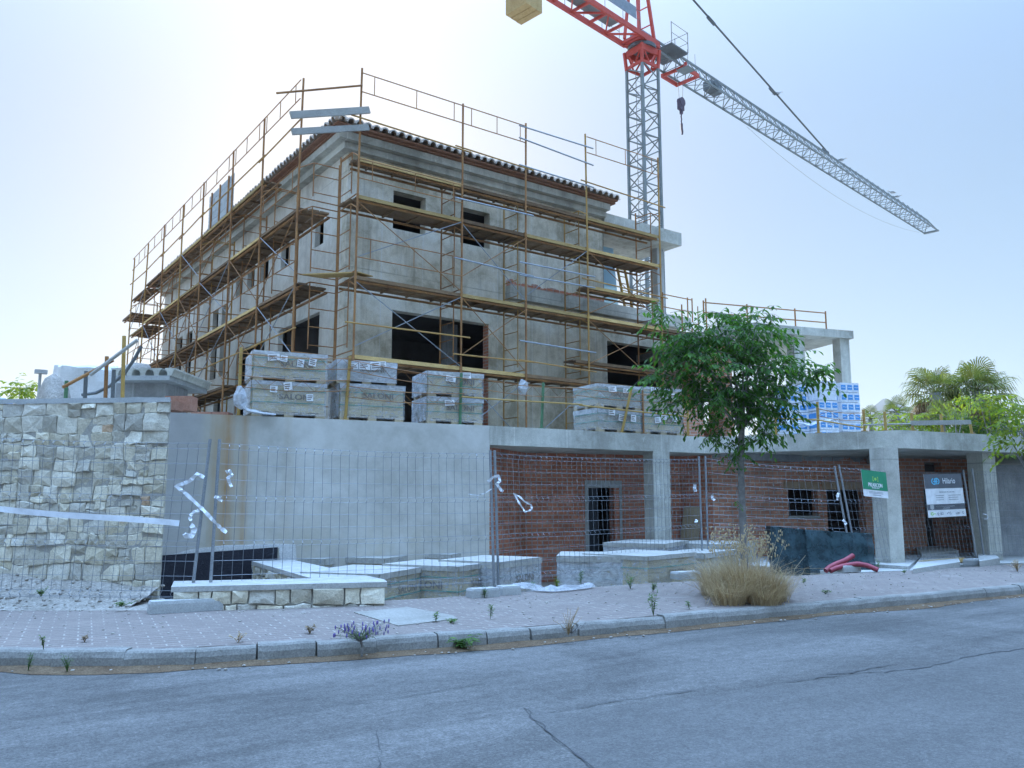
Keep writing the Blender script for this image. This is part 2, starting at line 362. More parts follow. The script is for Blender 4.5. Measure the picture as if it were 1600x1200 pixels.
# Catmull smoothing of the kerb line
def smooth_line(P, n=6):
    P = [Vector((*p, 0)) for p in P]; out = []
    for i in range(len(P)-1):
        p0, p1, p2, p3 = P[max(0, i-1)], P[i], P[i+1], P[min(len(P)-1, i+2)]
        for k in range(n):
            t = k/n; out.append(.5*((2*p1)+(p2-p0)*t+(2*p0-5*p1+4*p2-p3)*t*t+(3*p1-p0-3*p2+p3)*t**3))
    return [(p.x, p.y) for p in out+[P[-1]]]
KS = smooth_line(KP)
b = MB()
inner = [(x+.05, y+.14) for x, y in KS]
b.prism(inner[::-1]+BP, -.44, .146); struct(b.build('pavement', M['paver']))
def nrm2(a, c): d = (c-a).normalized(); return V(-d.y, d.x, 0)
pts = resample(KS, .05); arc = 0; b = MB(); i = 0; rk = random.Random(3)
while i < len(pts)-25:
    L = int(rk.uniform(.5, .62)/.05) if pts[i].x < 7 else int(rk.uniform(.8, 1.05)/.05)
    j = min(i+L, len(pts)-1); a, c = pts[i].copy(), pts[j].copy(); d = (c-a).normalized(); n = V(-d.y, d.x, 0)
    gap = .003 if rk.random() < .75 else .014; a += d*gap; c -= d*gap
    off = rk.uniform(-.012, .012); dz = rk.uniform(-.012, .008); rot = rk.uniform(-.008, .008)
    prof = [(0, -.1), (.012, .09+dz), (.03, .135+dz), (.05, .152+dz), (.165, .154+dz), (.165, -.1)]
    vs = []; segs = 4
    for s in range(segs+1):
        q = a+(c-a)*(s/segs)
        for u, z in prof:
            w = noise.noise(V(q.x*5, q.y*5, z*9))*.014
            vs.append(q+n*(u+off+rot*(s-2)+w)+UP*(z+w*.5))
    m = len(prof)
    fs = [(s*m+k, (s+1)*m+k, (s+1)*m+(k+1) % m, s*m+(k+1) % m) for s in range(segs) for k in range(m)]
    fs += [tuple(range(m)), tuple(segs*m+k for k in reversed(range(m)))]
    b.raw(vs, fs); i = j
struct(b.build('kerb', M['kerb']))
# brown grit washed along the foot of the kerb
b = MB(); vs = []
for k, p in enumerate(pts[::3]):
    q = pts[min(3*k+1, len(pts)-1)]; n = nrm2(p, q) if (q-p).length > 0 else V(0, 1, 0)
    w = .10+.16*max(0, noise.noise(V(k*.09, 1, 0))+.35)+.05*noise.noise(V(k*.5, 3, 0))
    vs += [p+n*.03+UP*.03, p-n*(w*.4)+UP*.014, p-n*max(.03, w)+UP*.004]
m = len(vs)//3
b.raw(vs, [f for k in range(m-1) for f in ((3*k, 3*k+1, 3*k+4, 3*k+3), (3*k+1, 3*k+2, 3*k+5, 3*k+4))])
struct(b.build('dirt_strip', M['dirt'], smooth=True))
# smoother resurfaced lane and its cracks
ptch = [(1700, 1000), (1600, 1014), (1520, 1022), (1450, 1041), (1380, 1047), (1300, 1062), (1220, 1069), (1150, 1083), (1060, 1091), (1000, 1102), (940, 1105), (900, 1116), (850, 1112), (818, 1106), (838, 1130), (866, 1152), (900, 1178), (935, 1206), (990, 1260)]
sheet('road_patch', [tuple(onz(x, y, 0))[:2] for x, y in ptch]+[(3, 1.5), (3, -50), (60, -50), (60, 1.0)], .004, M['asphalt2'])
b = MB()
def crack(px, w, seed):
    r = random.Random(seed); P = [onz(x, y, .008) for x, y in px]; Q = []
    for a, c in zip(P, P[1:]):
        n = max(2, int((c-a).length/.06)); Q += [a+(c-a)*(i/n) for i in range(n)]
    Q.append(P[-1]); vs = []
    for i, q in enumerate(Q):
        d = (Q[min(i+1, len(Q)-1)]-Q[max(0, i-1)]).normalized(); n = V(-d.y, d.x, 0)
        o = n*(noise.noise(V(i*.35, seed, 0))*.05); ww = w*.62*max(.1, .5+.9*noise.noise(V(i*.3, seed+5, 0)))
        vs += [q+o+n*ww, q+o-n*ww]
    b.raw(vs, [(2*i, 2*i+1, 2*i+3, 2*i+2) for i in range(len(Q)-1)])
for k, (pp, w) in enumerate([([(818, 1106), (866, 1152), (935, 1206)], .012), ([(1600, 1013), (1520, 1024), (1450, 1042), (1380, 1050)], .028), ([(1390, 1038), (1300, 1056), (1220, 1067)], .02),
        ([(860, 1113), (960, 1095), (1100, 1076)], .014), ([(360, 1132), (480, 1108), (620, 1090), (760, 1066)], .010), ([(590, 1140), (594, 1200)], .007), ([(594, 1140), (700, 1128), (800, 1112)], .008), ([(1290, 1052), (1380, 1050)], .02), ([(1600, 1000), (1480, 990), (1400, 985)], .012), ([(1080, 1012), (900, 1030), (720, 1052)], .006), ([(40, 1118), (85, 1118)], .006)]):
    crack(pp, w, k+1)
struct(b.build('road_cracks', plain('crack_fill', (.075, .075, .075), .9, .2)))
# site ground behind the pavement, dusty slab under the canopy
sheet('site_ground', BP[1:9]+[(13.2, 16.6), (8, 18), (-6, 19.5)], -.36, M['soil'])
b = MB(); b.prism([tuple(onz(x, y, .15))[:2] for x, y in ((1200, 884), (1330, 893), (1440, 889), (1510, 880))]+[(19.5, 8.4), (30, 7.2), (30, 13), (22, 11.5), (15.4, 13.6), (13.2, 13.4)], -.44, .135); struct(b.build('concrete_floor', M['floor']))
b = MB()
for pp, z in (([(1345, 880), (1420, 885), (1440, 868), (1350, 866)], .20), ([(1426, 889), (1500, 878), (1495, 864), (1440, 868)], .23), ([(1440, 866), (1498, 860), (1480, 853), (1432, 855)], .29), ([(1530, 877), (1562, 872), (1550, 862), (1528, 866)], .26)):
    b.prism([tuple(onz(x, y, z))[:2] for x, y in pp], .1, z)
struct(b.build('concrete_step', M['floor']))
b = MB(); b.prism([tuple(onz(x, y, .15))[:2] for x, y in ((553, 957), (637, 949), (708, 962), (716, 967), (622, 978))], .1, .155); tag(b.build('cover_slab', mottled('cover_concrete', (.24, .225, .195), (.34, .325, .29), 3, .9, .2, 0, .3, 40)), 'pale concrete access cover let into the brick pavement', 'manhole cover')
# ---- walls
def guillotine(r, u0, u1, z0, z1, mn, mx, out, d=0):
    w, h = u1-u0, z1-z0
    if (w <= mx[0] and h <= mx[1] and (r.random() < .75 or (w < mn[0]*2 and h < mn[1]*2))) or d > 12:
        out.append((u0, u1, z0, z1)); return
    if (h > mx[1] or (w/mx[0] < h/mx[1])) and h > mn[1]*2:
        k = r.uniform(.38, .62); m = z0+h*k; guillotine(r, u0, u1, z0, m, mn, mx, out, d+1); guillotine(r, u0, u1, m, z1, mn, mx, out, d+1)
    elif w > mn[0]*2:
        m = u0+w*r.uniform(.35, .65); guillotine(r, u0, m, z0, z1, mn, mx, out, d+1); guillotine(r, m, u1, z0, z1, mn, mx, out, d+1)
    else: out.append((u0, u1, z0, z1))
def stones(mb, a, c, z0, z1, seed, mn=(.24, .16), mx=(.62, .42), warp=.06, joint=.009, tone=1.):
    """stone facing: each stone a bulged block, joints open between them; a->c runs left to right seen from outside"""
    r = random.Random(seed); a, c = Vector(a), Vector(c); L = (c-a).length; d = (c-a)/L; n = V(d.y, -d.x, 0); rects = []
    u = 0
    while u < L:
        w = min(r.uniform(1.1, 1.9), L-u)
        if L-u-w < .7: w = L-u
        guillotine(r, u, u+w, z0, z1, mn, mx, rects); u += w
    def wp(u, z):
        e = min(1, u/.3, (L-u)/.3, (z-z0)/.2, (z1-z)/.2); e = max(0, e)
        jx, jz = noise.noise(V(u*23.1, z*23.7, seed+3)), noise.noise(V(u*21.3+5, z*22.9, seed+11))
        return (u+e*.030*jx+e*warp*noise.noise(V(u*1.7, z*1.7, seed)), z+e*.034*jz+e*warp*1.3*noise.noise(V(u*1.3+9, z*1.3, seed+7)))
    for (u0, u1, q0, q1) in rects:
        w, h = u1-u0, q1-q0; P = []
        cu, cz = (u0+u1)/2, (q0+q1)/2
        for (fu, fz) in ((0, 0), (.33, 0), (.67, 0), (1, 0), (1, .5), (1, 1), (.67, 1), (.33, 1), (0, 1), (0, .5)):
            x, z = wp(u0+w*fu, q0+h*fz)
            if fu in (0, 1) and fz in (0, 1):            # knocked-off corners
                k = r.uniform(.0, .05); x += (cu-x)*k; z += (cz-z)*k
            else: x += (cu-x)*r.uniform(-.01, .02); z += (cz-z)*r.uniform(-.03, .04)
            dx, dz = cu-x, cz-z; l = math.hypot(dx, dz); P.append((x+dx/l*joint*1.4, z+dz/l*joint*1.4))
        b0 = r.uniform(.010, .032); tu, tz = r.uniform(-.025, .025), r.uniform(-.03, .03)
        t = r.uniform(.70, 1.14)*tone; wm = r.uniform(-.015, .06)
        mb.col = (.72*t+wm, .67*t+wm*.5, .56*t-wm*.5, 1) if r.random() > .012 else (.60*t, .42*t, .28*t, 1)
        def P3(x, z, o): return a+d*x+UP*(z-a.z)+n*o
        ring0 = [P3(x, z, -.014) for x, z in P]; ring1 = [P3(x, z, b0*.8+tu*(x-cu)/w+tz*(z-cz)/h) for x, z in P]
        ring2 = [P3(cu+(x-cu)*.92, cz+(z-cz)*.90, b0+tu*(x-cu)/w*1.4+tz*(z-cz)/h*1.4+r.uniform(-.008, .008)) for x, z in P]
        m = len(P); ctr = P3(cu+r.uniform(-.1, .1)*w, cz+r.uniform(-.1, .1)*h, b0+r.uniform(-.004, .022))
        fs = [(k, (k+1) % m, m+(k+1) % m, m+k) for k in range(m)]+[(m+k, m+(k+1) % m, 2*m+(k+1) % m, 2*m+k) for k in range(m)]+[(2*m+k, 2*m+(k+1) % m, 3*m) for k in range(m)]
        mb.raw(ring0+ring1+ring2+[ctr], fs)
    mb.col = None
SA = ond(-260, 800, 11.75); SB = V(2.83, 11.9, 0); SA.z = 0
t = thing('stone_wall', 'high dry laid pale limestone wall at the left of the site', 'stone wall', (0, 13, 0))
b = MB(); stones(b, V(SA.x, SA.y, -.2), V(SB.x, SB.y, -.2), -.2, 2.78, 11, mn=(.11, .09), mx=(.36, .25), joint=.003, warp=.045); b.build('stone_facing', M['stone'], t)
wn_ = V(-(SB-SA).normalized().y, (SB-SA).normalized().x, 0); sk = (SB-V(0, 0, 0)).normalized()
b = MB(); b.prism([tuple(SA-wn_*-.006)[:2], tuple(SB-wn_*.006)[:2], tuple(SB+sk*.42)[:2], tuple(SA+wn_*.42)[:2]], -.3, 2.78); b.build('mortar_core', M['mortar'], t)
b = MB()
N = 40; vs = []
for i in range(N+1):
    q = SA+(SB-SA)*(i/N); e = (SA+wn_*.42)+((SB+sk*.42)-(SA+wn_*.42))*(i/N); h = 2.845+.012*noise.noise(V(i*.6, 0, 0)); f = -wn_*(.035+.012*noise.noise(V(i*.8, 4, 0)))
    vs += [q+f+UP*(2.775+.02*noise.noise(V(i*.7, 9, 0))), q+f*.8+UP*h, e+UP*h]
b.raw(vs, [g for i in range(N) for g in ((3*i, 3*i+3, 3*i+4, 3*i+1), (3*i+1, 3*i+4, 3*i+5, 3*i+2))]+[(3*N, 3*N+2, 3*N+1)]); b.build('mortar_cap', M['conc_light'], t)
# gravel bank at the foot of the stone wall
b = MB(); NU, NW = 60, 14; vs = []
for i in range(NU+1):
    q = SA+(SB-SA)*(i/NU*1.0); fr = i/NU
    for j in range(NW+1):
        w = j/NW; q2 = q-wn_*(w*(1.05+.15*noise.noise(V(i*.2, 2, 0))))-wn_*.0
        h = (.52-.33*fr)*(1-w)**1.6
        vs.append(q2+UP*(.13+h+.035*noise.noise(V(q2.x*4, q2.y*4, 0))*(1-w*.6)+.02*noise.noise(V(q2.x*13, q2.y*13, 0))*(1-w)-.02*w))
b.raw(vs, [(i*(NW+1)+j, i*(NW+1)+j+1, (i+1)*(NW+1)+j+1, (i+1)*(NW+1)+j) for i in range(NU) for j in range(NW)])
rg = random.Random(5)
for k in range(420):
    i = rg.randint(0, NU); j = rg.randint(0, NW); p = Vector(vs[i*(NW+1)+j])+V(rg.uniform(-.08, .08), rg.uniform(-.06, .06), .0); s = rg.uniform(.008, .03)
    b.ball(p, s*1.2, s, s*.7, 5, 4)
b.face([onz(x, y, .132) for x, y in ((110, 930), (253, 934), (263, 938), (268, 962), (110, 960))])
struct(b.build('gravel_bank', M['gravel']))
# retaining wall (rendered, rust run-off), plaster band and black membrane at its foot
RA, RB = V(2.3, 15.03, 0), V(9.28, 13.62, 0); rd = (RB-RA).normalized(); rn = V(rd.y, -rd.x, 0)
def rust_wall():
    t = NT('rust_run_wall'); p = t.pos(); sx = t.n("SeparateXYZ"); t.l(p, sx.inputs[0])
    n1 = t.noise(p, .8, 6, .6, .3); n2 = t.noise(p, 4, 7, .7)
    col = t.ramp(t.math('ADD', t.math('MULTIPLY', n1, .65), t.math('MULTIPLY', n2, .35)), [(.40, (.42, .40, .35)), (.60, (.57, .55, .50))])
    jg = t.noise(t.scale(p, (3.2, 1, .22)), 1.3, 5, .7)
    def streak(c, w, amt, colr, col):
        x = t.math('ADD', sx.outputs[0], t.math('MULTIPLY', t.math('SUBTRACT', jg, .5), .35)); d = t.math('ABSOLUTE', t.math('SUBTRACT', x, c))
        return t.mix(t.math('MULTIPLY', t.maprange(d, 0, w, amt, 0), t.maprange(n2, .3, .6, .55, 1.)), col, tuple(x*1.08 for x in colr))
    X = lambda px: onplane(px, 750, RA, RB).x
    col = streak(X(347), .55, .55, (.33, .27, .17), col); col = streak(X(352), .16, .95, (.34, .20, .09), col); col = streak(X(378), .14, .7, (.35, .22, .11), col)
    col = streak(X(335), .12, .6, (.36, .26, .15), col); col = streak(X(448), .10, .25, (.33, .25, .15), col)
    lo = t.math('MULTIPLY', t.maprange(sx.outputs[2], 1.35, .5, 0, 1), t.maprange(t.noise(p, 1.5, 6, .7), .42, .62, 0, .55))
    col = t.mix(lo, col, (.46, .41, .30))
    lf = t.maprange(sx.outputs[0], X(318), X(308), 0, .5); col = t.mix(lf, col, (.33, .325, .315))
    sp_ = t.math('MULTIPLY', t.maprange(sx.outputs[2], .55, -.1, 0, 1), t.maprange(t.noise(p, 5, 7, .8), .4, .6, .1, .8)); col = t.mix(sp_, col, (.30, .26, .20))
    t.color(col); t.set(.9, .2); t.bump(n2, .25, .015); return t.mat
t = thing('retaining_wall', 'smooth grey rendered retaining wall with brown rust runs beside the stone wall', 'retaining wall', (6, 14.3, -.4))
b = MB(); b.par(RA-UP*.45, RB-RA, -rn*.35, UP*3.38); b.build('wall', rust_wall(), t)
b = MB()
def wpt(px, py, off=.0): return onplane(px, py, RA+rn*off, RB+rn*off)
pb = [wpt(x, y, .012) for x, y in ((262, 868), (300, 858), (350, 852), (436, 849.5), (462, 851), (464, 884), (437, 884), (436, 856), (350, 862), (262, 876))]
b.raw(pb+[q-rn*.03 for q in pb], [tuple(range(10))]+[(i, (i+1) % 10, 10+(i+1) % 10, 10+i) for i in range(10)]); b.build('plaster_band', M['plaster'], t)
def membrane():
    t = NT('black_membrane'); p = t.pos(); w = t.n("TexVoronoi"); w.inputs['Scale'].default_value = 45; t.l(p, w.inputs[0])
    t.color(t.ramp(w.outputs['Distance'], [(0, (.022, .024, .035)), (.5, (.012, .013, .022))])); t.set(.55, .35); t.bump(w.outputs['Distance'], .5, .01); return t.mat
b = MB(); q = [wpt(250, 868, .03), wpt(434, 855, .03), wpt(434, 872, .03)]; q[2].z = -.4; q4 = q[0].copy(); q4.z = -.4
b.raw([q[0], q[1], q[2], q4]+[x-rn*.012 for x in (q[0], q[1], q[2], q4)], [(0, 1, 2, 3)]+[(i, (i+1) % 4, 4+(i+1) % 4, 4+i) for i in range(4)])
tag(b.build('waterproof_membrane', membrane()), 'black dimpled waterproofing sheet fixed along the foot of the rendered wall', 'membrane')
# low stone planter
t = thing('planter_wall', 'low stone planter wall with white mortar top beside the pavement', 'planter', tuple(onz(440, 945, .14)))
z = .43; A1, A2 = onz(271, 917, z), onz(602, 909.5, z); B1, B2 = onz(272, 908.5, z), onz(490, 904, z); C1, C2 = onz(456, 875, z), onz(396, 877, z)
E2 = onz(597, 906, z)
b = MB(); g0 = V(A1.x, A1.y, .0); g1 = V(A2.x, A2.y, .0); stones(b, g0, g1, -.02, .375, 5, mn=(.16, .12), mx=(.42, .25), warp=.03, joint=.006, tone=1.05)
gi0, gi1 = V(C2.x, C2.y, -.3), V(B2.x, B2.y, -.3); stones(b, gi0, gi1, -.3, .37, 8, mn=(.16, .12), mx=(.4, .25), warp=.04, tone=.8)
b.build('stone_facing', M['stone'], t)
ins = (A2-A1).normalized(); inn = V(-ins.y, ins.x, 0)
b = MB(); poly = [tuple((A1+inn*.02))[:2], tuple((A2+inn*.02))[:2], tuple(E2)[:2], tuple(C1)[:2], tuple(C2+ins*.03)[:2], tuple(B2+ins*.03)[:2], tuple(B1)[:2]]
b.prism(poly, -.4, .37); b.build('core', M['mortar'], t)
b = MB(); poly = [tuple(A1-inn*.035-ins*.02)[:2], tuple(A2-inn*.035+ins*.02)[:2], tuple(E2+ins*.03)[:2], tuple(C1)[:2], tuple(C2-ins*.03)[:2], tuple(B2-ins*.03)[:2], tuple(B1)[:2]]
b.prism(poly, .372, .435); b.build('mortar_cap', M['whitecap'], t)
# ---- garage: roof slab, columns, brick walls
SLAB = [(9.285, 13.62), (15.0, 13.05), (16.92, 9.38), (20.86, 8.67), (31, 7.0), (31, 17.4), (9.6, 17.4)]
t = thing('garage', 'basement garage of red brick under a thick concrete slab with open front', 'garage', (15, 13, -.4))
b = MB(); b.prism(SLAB, 2.55, 2.93); b.build('roof_slab', M['conc'], t)
def wall_seg(b, a, c, z0, z1, th, holes=()):
    """wall from a to c (left to right seen from outside), thickness behind; holes (u0,u1,q0,q1) cut through with reveals"""
    a, c = V(a[0], a[1], 0), V(c[0], c[1], 0); L = (c-a).length; d = (c-a)/L; n = V(-d.y, d.x, 0)*th
    us = sorted({0, L, *[min(L, max(0, h[i])) for h in holes for i in (0, 1)]}); zs = sorted({z0, z1, *[min(z1, max(z0, h[i])) for h in holes for i in (2, 3)]})
    def solid(i, j):
        if i < 0 or j < 0 or i >= len(us)-1 or j >= len(zs)-1: return False
        u, z = (us[i]+us[i+1])/2, (zs[j]+zs[j+1])/2
        return not any(h[0] < u < h[1] and h[2] < z < h[3] for h in holes)
    for i in range(len(us)-1):
        for j in range(len(zs)-1):
            if not solid(i, j): continue
            p = [a+d*us[i]+UP*zs[j], a+d*us[i+1]+UP*zs[j], a+d*us[i+1]+UP*zs[j+1], a+d*us[i]+UP*zs[j+1]]; q = [x+n for x in p]
            b.face(p); b.face(q[::-1])
            for (k, l, di, dj) in ((0, 1, 0, -1), (1, 2, 1, 0), (2, 3, 0, 1), (3, 0, -1, 0)):
                if not solid(i+di, j+dj): b.face([p[l], p[k], q[k], q[l]])
G0 = onz(775, 703, 2.55); G1 = onz(820, 707, 2.55); G2 = onz(1003, 711, 2.55); G3 = onz(1062, 712.5, 2.55); G4 = onz(1111, 711, 2.55); G5 = onz(1390, 715.5, 2.55); G6 = G5+(G5-G4).normalized()*3.2
def hole(a, c, x0, x1, y0, y1):                      # opening seen between pixel columns and rows
    A_, C_ = V(a.x, a.y, 0), V(c.x, c.y, 0); p = onplane(x0, y0, A_, C_); q = onplane(x1, y0, A_, C_); r = onplane(x0, y1, A_, C_)
    return ((p-A_).xy.length, (q-A_).xy.length, r.z, p.z)
b = MB(); wall_seg(b, (9.3, 13.95), G1, -.4, 2.548, .2); b.build('side_wall', M['brick'], t, uv=True)
dh = hole(G1, G2, 919, 959, 762, 880); dh = (dh[0], dh[1], -.4, dh[3])
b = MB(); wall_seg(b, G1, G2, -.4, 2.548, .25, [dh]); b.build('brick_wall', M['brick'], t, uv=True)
b = MB(); dd = (G2-G1); dd.z = 0; dd.normalize(); nn = V(dd.y, -dd.x, 0); o = V(G1.x, G1.y, 0)
b.par(o+dd*(dh[0]-.09)+nn*.02+UP*(dh[3]+.0), dd*(dh[1]-dh[0]+.3), -nn*.1, UP*.17); b.par(o+dd*(dh[0]-.09)+nn*.015+UP*-.4, dd*.09, -nn*.1, UP*(dh[3]+.4)); b.par(o+dd*(dh[1]+.14)+nn*.012-UP*.4, dd*.07, -nn*.05, UP*(dh[3]+.4))
b.build('door_surround', M['conc_light'], t)
b = MB(); b.par(o+dd*(dh[0]+.02)-nn*.16-UP*.4, dd*(dh[1]-dh[0])*.45, -nn*.04, UP*(dh[3]+.38)); b.build('door_leaf', plain('dark_door', (.03, .034, .042), .6, .3), t)
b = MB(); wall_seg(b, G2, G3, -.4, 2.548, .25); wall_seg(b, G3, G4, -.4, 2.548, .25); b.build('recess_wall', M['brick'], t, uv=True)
h1 = hole(G4, G5, 1231, 1277, 765, 806); h2 = hole(G4, G5, 1291, 1350, 765, 900); h2 = (h2[0], h2[1], -.4, h2[3])
L45 = (G5-G4).xy.length; h3 = hole(G4, G5, 1443, 1464, 764, 856); h4 = hole(G4, G5, 1444, 1470, 722, 737)
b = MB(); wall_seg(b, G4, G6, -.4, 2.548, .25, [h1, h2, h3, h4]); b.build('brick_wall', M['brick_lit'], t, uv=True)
d2 = (G5-G4); d2.z = 0; d2.normalize(); n2 = V(d2.y, -d2.x, 0); o2 = V(G4.x, G4.y, 0)
b = MB()
for h in (h1, h2): b.par(o2+d2*(h[0]-.12)+n2*.012+UP*(h[3]), d2*(h[1]-h[0]+.2), -n2*.06, UP*.2)
b.build('lintel', mottled('clay_lintel', (.36, .25, .16), (.46, .34, .24), 3), t)
b = MB(); b.par(o2+d2*(h1[0]-.03)+n2*.03+UP*(h1[2]-.07), d2*(h1[1]-h1[0]+.06), -n2*.2, UP*.07); b.build('window_sill', M['conc_light'], t)
b = MB()                                              # rough mortar left along the wall head
for k in range(60):
    u = L45*k/60+random.uniform(0, .1); w = random.uniform(.06, .2); b.par(o2+d2*u+n2*.018+UP*(2.546-random.uniform(.03, .11)), d2*w, -n2*.03, UP*.1)
b.build('mortar_line', M['conc_light'], t)
b = MB(); bk = [V(9.7, 17.2, 0), V(13, 17.1, 0), V(22, 14.0, 0), V(27, 12, 0)]
for a_, c_ in zip(bk, bk[1:]): wall_seg(b, a_, c_, -.44, 2.54, .2)
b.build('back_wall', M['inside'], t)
def column(b, c, s, ang, z0, z1): b.box(c.x, c.y, (z0+z1)/2, s, s, z1-z0, ang)
c1 = onz(1029, 705.5, 2.55); c1 = V(c1.x+.05, c1.y+.12, 0)
b = MB(); b.box(c1.x, c1.y, 1.07, .46, .36, 2.956, math.radians(-8)); b.build('column', M['conc'], t)
b = MB(); b.box(16.55, 9.62, 1.3, .40, .38, 2.498, math.radians(-12)); b.build('column', M['conc'], t)
b = MB(); b.box(20.0, 9.27, 1.3, .42, .40, 2.498, math.radians(-12)); b.build('column', M['conc'], t)
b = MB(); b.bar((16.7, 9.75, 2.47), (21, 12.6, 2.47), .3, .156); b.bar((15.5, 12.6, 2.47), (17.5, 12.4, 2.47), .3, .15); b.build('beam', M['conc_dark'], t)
W1, W2 = ond(1527, 800, 20.3), ond(1800, 800, 20.9)
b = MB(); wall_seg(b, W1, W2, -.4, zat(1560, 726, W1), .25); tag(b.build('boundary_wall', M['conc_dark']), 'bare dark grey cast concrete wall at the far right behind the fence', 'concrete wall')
# terrace fill that carries the house
b = MB(); b.prism([(-14, 16.5), (2.3, 15.35), (9.3, 13.96), (9.62, 17.42), (31.2, 17.42), (60, 14), (60, 70), (-14, 70)], -.44, 2.90); struct(b.build('terrace', M['soil']))
# ================================================================ the house under construction
YF, XF, XE = 19.65, 8.8, 17.84
house = thing('unfinished_house', 'large unfinished grey rendered house with tiled roof behind scaffolding', 'house', (13, 25, 2.9))
b = MB(); wall_seg(b, (XF, YF), (XE, YF), 2.9, 10.95, .3, [(10.16-XF, 11.18-XF, 8.83, 9.91), (12.34-XF, 13.36-XF, 8.83, 9.91), (10.2-XF, 13.34-XF, 2.9, 6.56)])
b.build('front_wall', M['facade'], house)
b = MB(); wall_seg(b, (XE, YF+.003), (21.4, YF+.003), 2.9, 7.38, .3, [(.12, 2.75, 5.0, 6.6)]); b.build('ground_floor_wall', M['facade'], house)
YB = 39.2
def sy(px, py): return onx(px, py, XF)
sh = []
def sideh(y0, y1, z0, z1): sh.append((YB-y1, YB-y0, z0, z1))
sideh(21.25, 24.4, 3.0, 6.62); sideh(25.6, 28.4, 3.0, 6.55)
for (a, c) in ((505, 492), (452, 440), (421, 408), (400, 389), (382, 372)):
    y0, y1 = sy(a, 380).y, sy(c, 380).y; sideh(y0, y1, 8.55, 9.35)
for y0, w, z0, z1 in ((29.6, .75, 5.9, 8.5), (30.75, .7, 5.9, 8.5), (34.2, .9, 5.9, 8.3), (35.7, .9, 5.9, 8.3), (30.0, .8, 3.4, 5.2), (32.4, .8, 3.4, 5.2), (34.6, .8, 3.4, 5.2), (36.6, .8, 3.4, 5.2)): sideh(y0, y0+w, z0, z1)
b = MB(); wall_seg(b, (XF, YB), (XF, YF+.3), 2.9, 10.95, .15, sh); b.build('side_wall', M['facade_side'], house)
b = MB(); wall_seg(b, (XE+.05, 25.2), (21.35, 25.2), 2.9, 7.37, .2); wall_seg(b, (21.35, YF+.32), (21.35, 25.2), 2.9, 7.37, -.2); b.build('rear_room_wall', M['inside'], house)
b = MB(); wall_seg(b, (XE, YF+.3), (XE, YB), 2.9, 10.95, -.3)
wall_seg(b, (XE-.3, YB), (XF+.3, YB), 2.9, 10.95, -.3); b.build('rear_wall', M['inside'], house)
b = MB()
for z in (2.9, 6.85, 9.93): b.box((XF+XE)/2, (YF+YB)/2, z+.1, XE-XF-.62, YB-YF-.62, .2)
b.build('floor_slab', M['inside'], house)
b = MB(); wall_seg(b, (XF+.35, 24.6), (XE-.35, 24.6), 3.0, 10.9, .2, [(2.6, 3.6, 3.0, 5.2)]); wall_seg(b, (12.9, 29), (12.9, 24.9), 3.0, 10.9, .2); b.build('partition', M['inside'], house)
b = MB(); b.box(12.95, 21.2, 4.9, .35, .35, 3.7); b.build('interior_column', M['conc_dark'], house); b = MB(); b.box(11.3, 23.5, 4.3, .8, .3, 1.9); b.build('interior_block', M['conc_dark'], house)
b = MB(); b.par((13.34-.02, YF+.02, 2.95), (.1, 0, 0), (0, .25, 0), (0, 0, 3.58)); b.build('door_jamb', M['brick'], house, uv=True)
# ledge with a ragged brick course above it, running on as the terrace edge
b = MB(); b.box((13.94+21.7)/2, YF-.12, 7.585, 21.7-13.94, .25, .39); b.box(19.7, YF+2.9, 7.58, 3.6, 5.6, .38); b.build('ledge', M['conc'], house)
b = MB(); rr = random.Random(2)
for k in range(33):
    x = 13.96+k*.118; h = .16+.09*noise.noise(V(k*.4, 0, 0))+rr.uniform(0, .05); b.par((x, YF-.014, 7.782), (.116, 0, 0), (0, .03, 0), (0, 0, h))
b.build('brick_course', M['brick'], house, uv=True)
# cornice, clay soffit, tiles
b = MB()
X0, X1 = XF-.42, XE-.02
b.prism([(X0, YF-.42), (X1, YF-.42), (X1, YF-.002), (XF-.002, YF-.002), (XF-.002, YB), (X0, YB)], 10.84, 11.04)
b.prism([(X0+.2, YF-.22), (X1-.01, YF-.22), (X1-.01, YF-.003), (XF-.003, YF-.003), (XF-.003, YB-.1), (X0+.2, YB-.1)], 10.66, 10.838)
b.build('cornice', M['conc'], house)
EX, EY, EZ, SL = 8.12, 18.93, 11.155, .36          # eave line, slope
b = MB()
XR = XE+.12
for k in range(2):                                 # stepped clay courses
    o = .20-.14*k; z = 11.045+.048*k
    b.prism([(EX+o, EY+o), (XR-.02*k, EY+o), (XR-.02*k, EY+1.2), (EX+1.2, EY+1.2), (EX+1.2, YB+.4), (EX+o, YB+.4)], z, z+.04)
b.build('eave_soffit', M['clay'], house)
roof = thing('roof_root', '', '')                  # replaced below by the mesh itself
bpy.data.objects.remove(roof)
